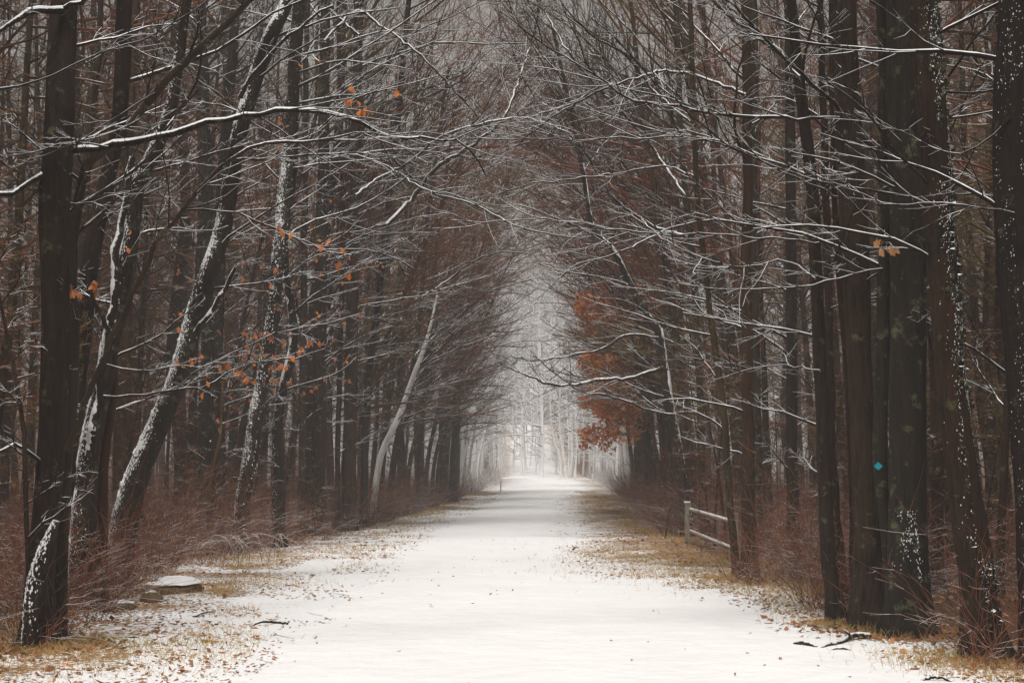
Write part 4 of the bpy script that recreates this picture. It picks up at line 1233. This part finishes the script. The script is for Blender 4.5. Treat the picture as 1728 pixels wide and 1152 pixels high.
# a few larger fallen leaves one can pick out
for (px, py, sz) in [(100, 1128, .09), (60, 1105, .06), (225, 1105, .07), (395, 1133, .06), (340, 1060, .06), (310, 1132, .08), (1270, 1072, .05), (1533, 1102, .09), (1548, 1121, .08), (1395, 1075, .05), (1500, 1085, .06), (1570, 1116, .07)]:
    gp = ground(px, py)
    o = link("fallen_leaf", LEAF, None)
    o.location = (gp[0], gp[1], gz(gp[0], gp[1]) + 0.03)
    o.scale = (sz * 1.3, sz, sz)
    o.rotation_euler = (R(80) + random.uniform(-.3, .3), random.uniform(-.4, .4), random.uniform(0, 6.28))
    sd = "left" if px < 864 else "right"
    tag(o, f"single larger rust brown leaf lying on the snow near the {sd} front corner", "leaf", f"single fallen leaves on the {sd} verge")


# ------------------------------------------------------------------ rocks
def rock(name, label, px, py, sx, sy, sz, seed, mat='rock', snow=None):
    c = ground(px, py)
    bag = Bag()
    U, Vv = 22, 12
    th = np.linspace(0, 2 * math.pi, U, endpoint=False)
    ph = np.linspace(-0.5 * math.pi, 0.5 * math.pi, Vv)
    T, Ph = np.meshgrid(th, ph)
    x, y, z = np.cos(T) * np.cos(Ph), np.sin(T) * np.cos(Ph), np.sin(Ph)
    r = 1 + 0.9 * (vnoise(x * 1.7 + seed, y * 1.7, z * 1.7) - 0.5) + 0.18 * (vnoise(x * 5 + seed, y * 5, z * 5) - 0.5)
    z = np.sign(z) * np.abs(z) ** 0.75
    V = np.stack([x * r * sx, y * r * sy, z * r * sz + sz * 0.1], -1)
    i = (np.arange(Vv - 1)[:, None] * U + np.arange(U)[None]).reshape(-1)
    j = (np.arange(Vv - 1)[:, None] * U + (np.arange(U)[None] + 1) % U).reshape(-1)
    bag.add(V, np.stack([i, j, j + U, i + U], -1))
    root = empty(name, (c[0], c[1], 0))
    tag(root, label, "rock")
    bag.build("stone", M[mat], root)
    if snow:
        b2 = Bag()
        up = V.reshape(Vv, U, 3)[Vv // 2 + 1:].copy()
        up[..., :2] *= (1.02 + 0.10 * (vnoise(up[..., 0] * 9, up[..., 1] * 9, seed) - 0.5))[..., None]
        up[..., 2] += 0.035
        k = len(up)
        i = (np.arange(k - 1)[:, None] * U + np.arange(U)[None]).reshape(-1)
        j = (np.arange(k - 1)[:, None] * U + (np.arange(U)[None] + 1) % U).reshape(-1)
        b2.add(up, np.stack([i, j, j + U, i + U], -1))
        b2.build("snow_cap", M['clump'], root)
    return root


rock("rock", "long low rock under a thick white snow cap, left of the path below the brambles", 285, 1000, 0.36, 0.26, 0.13, 3.3, snow=True)
rock("rock", "rounded bare brown rock in front of the long snow capped rock", 257, 1014, 0.15, 0.12, 0.11, 8.1)
rock("rock", "small flat snow topped rock left of the brown rock", 211, 1026, 0.11, 0.09, 0.05, 5.5, snow=True)


# ------------------------------------------------------------------ fallen wood on the verges
def fallen(label, pts, w, twigs=(), mat='bark', snow=True):
    P = np.array([ground(x, y) for x, y in pts])
    r = np.array(w, float) / FPX * P[:, 1] / 2
    P[:, 2] = r * 0.9 + np.array([0.02 * math.sin(k * 1.7) for k in range(len(P))]).clip(0)
    C = catmull(np.c_[P, r], 16)
    root = empty("fallen_branch", (P[0][0], P[0][1], 0))
    tag(root, label, "fallen branch")
    o = np.array(root.location)
    bag = Bag()
    pts_ = C[:, :3] + rng.normal(0, 0.004, (16, 3))
    wob = 1 + 0.25 * (rng.random((1, 16, 8)) - 0.5)
    bag.tubes(pts_[None], C[:, 3][None], 8, wob=wob, cap=True)
    stem_ = bag.build("stem", M[mat], root, o)
    b3 = Bag()
    cr_ = C[:, 3] * np.where(vnoise(np.arange(16) * 0.7, pts[0][0]) > 0.42, 0.62, 0.1)
    b3.tubes((pts_ + np.array([0, 0, 1.0]) * (C[:, 3] * 0.62)[:, None])[None], cr_[None], 6, cap=True)
    b3.build("snow_cap", M['clump'], stem_, None if stem_.parent is None else o)
    for tw in twigs:
        Q = np.array([at(x, y, D) for x, y, D in tw])
        q = catmull(Q, 8)
        b = Bag()
        b.tubes(q[None], np.linspace(0.016, 0.007, 8)[None], 6, cap=True)
        b.build("side_branch", M[mat], root, o)
    return root


fallen("thick knotty snow dusted branch lying on the right verge in front of the big trunks", [(1468, 1077), (1440, 1079), (1420, 1086), (1400, 1091), (1386, 1095)], [9, 9, 8, 8, 4], twigs=[[(1436, 1077, 12.6), (1432, 1068, 12.6), (1424, 1062, 12.6)]], mat='bark_snowy')
fallen("short reddish brown log left of the thick knotty branch", [(1341, 1089), (1358, 1091), (1378, 1094)], [7, 7, 6], mat='bark')
fallen("long thin pale stick in front of the thick knotty branch", [(1395, 1100), (1420, 1098), (1445, 1100), (1472, 1103)], [3.5, 4, 3, 2.5], mat='bark_smooth')
fallen("dark curved stick on the snow at the left edge of the path", [(420, 1056), (445, 1054), (465, 1051), (485, 1054)], [2.5, 4, 5, 4], mat='bark_grey')
fallen("small dark twig lying on the left verge by the rocks", [(330, 1040), (350, 1036), (365, 1034)], [3, 3, 2], mat='bark')
fallen("stick lying on the snow at the bottom edge of the picture, right side", [(1556, 1150), (1580, 1149), (1605, 1151)], [5, 5, 4], mat='bark')
fallen("thin stick across the foot of the orange brown trunk", [(1245, 978), (1262, 977), (1282, 980)], [3, 3, 2], mat='bark_smooth')

# ------------------------------------------------------------------ fence, stake, posts, marker
def box(bag, c, s, rz=0.0):
    x, y, z = (q / 2 for q in s)
    bv = 0.12 * min(x, y)
    V = []
    for zz in (-z, z):
        for (a, b) in ((x - bv, y), (x, y - bv), (x, -y + bv), (x - bv, -y), (-x + bv, -y), (-x, -y + bv), (-x, y - bv), (-x + bv, y)):
            V.append((a * math.cos(rz) - b * math.sin(rz) + c[0], a * math.sin(rz) + b * math.cos(rz) + c[1], c[2] + zz))
    T = [(0, q, q + 1) for q in range(1, 7)] + [(8, 8 + q + 1, 8 + q) for q in range(1, 7)]
    Q = [(q, q + 8, 8 + (q + 1) % 8, (q + 1) % 8) for q in range(8)]
    bag.add(V, Q, T)


f1 = ground(1160, 917)
f2 = np.array([at(1218, 873, 23.2)[0] + 0.12, 22.6, 0])
fence = empty("wooden_fence", f1)
tag(fence, "short weathered two rail wooden fence topped with snow at the right edge of the path", "fence")
for f in (f1, f2):
    bag = Bag()
    box(bag, (f[0], f[1], 0.36), (0.085, 0.085, 0.86), 0.1)
    bag.build("post", M['wood'], fence, f1, smooth=False)
for zz in (0.66, 0.24):
    bag = Bag()
    a, b = f1 + np.array([0.06, 0, zz]), f2 + np.array([-0.03, 0, zz - 0.02])
    pts = np.linspace(a, b, 7)
    bag.tubes(pts[None], np.full((1, 7), 0.027), 6, cap=True, wob=1 + 0.15 * (rng.random((1, 7, 6)) - .5))
    bag.build("rail", M['wood'], fence, f1)
    b2 = Bag()
    pts2 = pts + np.array([0, 0, 0.026])
    b2.tubes(pts2[None], np.full((1, 7), 0.020), 6, cap=True)
    b2.build("snow_cap", M['clump'], fence, f1)
bag = Bag()
box(bag, (f1[0], f1[1], 0.806), (0.105, 0.105, 0.03), 0.1)
bag.build("snow_cap", M['clump'], fence, f1)

sp = ground(1122, 907)
st = empty("leaning_stake", sp)
tag(st, "thin dark rusty stake leaning right in the brambles, left of the fence post", "stake")
bag = Bag()
q = np.linspace(at(1122, 908, sp[1]) - [0, 0, .05], at(1130, 857, sp[1]), 5)
bag.tubes(q[None], np.full((1, 5), 0.022), 5, cap=True)
bag.build("shaft", M['iron'], st, sp)

for (px, y0, y1, w, lab) in [(971, 811, 794, 3.2, "white post at far end of path, left one of two on the right"),
                             (1000, 812, 800, 3, "white post at far end of path, right one of two on the right"),
                             (845, 830, 811, 2.4, "thin white post at the left side of the path far ahead")]:
    gp = ground(px, y0)
    hh = at(px, y1, gp[1])[2]
    ww = w / FPX * gp[1]
    root = empty("marker_post", gp)
    tag(root, lab, "post")
    bag = Bag()
    box(bag, (0, 0, hh / 2 - 0.03), (ww, ww, hh + 0.06))
    bag.build("shaft", M['post'], root, smooth=False)
    bag = Bag()
    bag.add([(-ww / 2, -ww / 2, hh), (ww / 2, -ww / 2, hh), (ww / 2, ww / 2, hh), (-ww / 2, ww / 2, hh), (0, 0, hh + ww * .5)], tris=[(0, 1, 4), (1, 2, 4), (2, 3, 4), (3, 0, 4)])
    bag.build("top", M['post'], root, smooth=False)

# teal diamond on the blotched trunk: find the trunk's front face
mk = [c for c in marked.children if c.name.startswith("trunk")][0]
mv = np.empty(len(mk.data.vertices) * 3)
mk.data.vertices.foreach_get("co", mv)
mv = mv.reshape(-1, 3) + np.array(marked.location)
tgt = at(1482, 786, marked.location.y)
cls = mv[np.abs(mv[:, 2] - tgt[2]) < 0.35]
yf = cls[:, 1].min() - 0.012
mp_ = at(1482, 786, yf)
root = empty("trail_marker", mp_)
tag(root, "small teal diamond trail marker nailed to a narrow trunk", "sign")
hw = 7.2 / FPX * yf
bag = Bag()
th = 0.004
V = []
for yy_ in (-th, th):
    V += [(hw, yy_, 0), (0, yy_, hw), (-hw, yy_, 0), (0, yy_, -hw)]
bag.add(V, [(0, 1, 2, 3), (7, 6, 5, 4), (0, 4, 5, 1), (1, 5, 6, 2), (2, 6, 7, 3), (3, 7, 4, 0)])
bag.build("plate", M['teal'], root, smooth=False)
for zz in (hw * 0.72, -hw * 0.72):
    bag = Bag()
    bag.tubes(np.array([[(0, -th - 0.004, zz), (0, 0.03, zz)]]), np.array([[0.004, 0.003]]), 8, cap=True)
    bag.build("nail", M['nail'], root, smooth=False)

# ------------------------------------------------------------------ haze: one closed box round the woods
hm = bpy.data.materials.new("haze")
hm.use_nodes = True
hn = hm.node_tree.nodes
hn.clear()
pv = hn.new("ShaderNodeVolumePrincipled")
pv.inputs['Color'].default_value = (0.98, 0.96, 0.945, 1)
pv.inputs['Density'].default_value = HAZE_DENSITY
pv.inputs['Anisotropy'].default_value = 0.0
ho = hn.new("ShaderNodeOutputMaterial")
hm.node_tree.links.new(pv.outputs[0], ho.inputs['Volume'])
bag = Bag()
x0, x1, y0, y1, z0, z1 = -330, 330, -130, 340, -3, 60
bag.add([(x0, y0, z0), (x1, y0, z0), (x1, y1, z0), (x0, y1, z0), (x0, y0, z1), (x1, y0, z1), (x1, y1, z1), (x0, y1, z1)],
        [(0, 3, 2, 1), (4, 5, 6, 7), (0, 1, 5, 4), (1, 2, 6, 5), (2, 3, 7, 6), (3, 0, 4, 7)])
tag(bag.build("haze", hm, smooth=False), "pale winter haze hanging in the woods", "haze", kind="stuff")
tt_ = sum(len(m.loops) - 2 * len(m.polygons) for m in bpy.data.meshes)
print("TRIS", tt_)
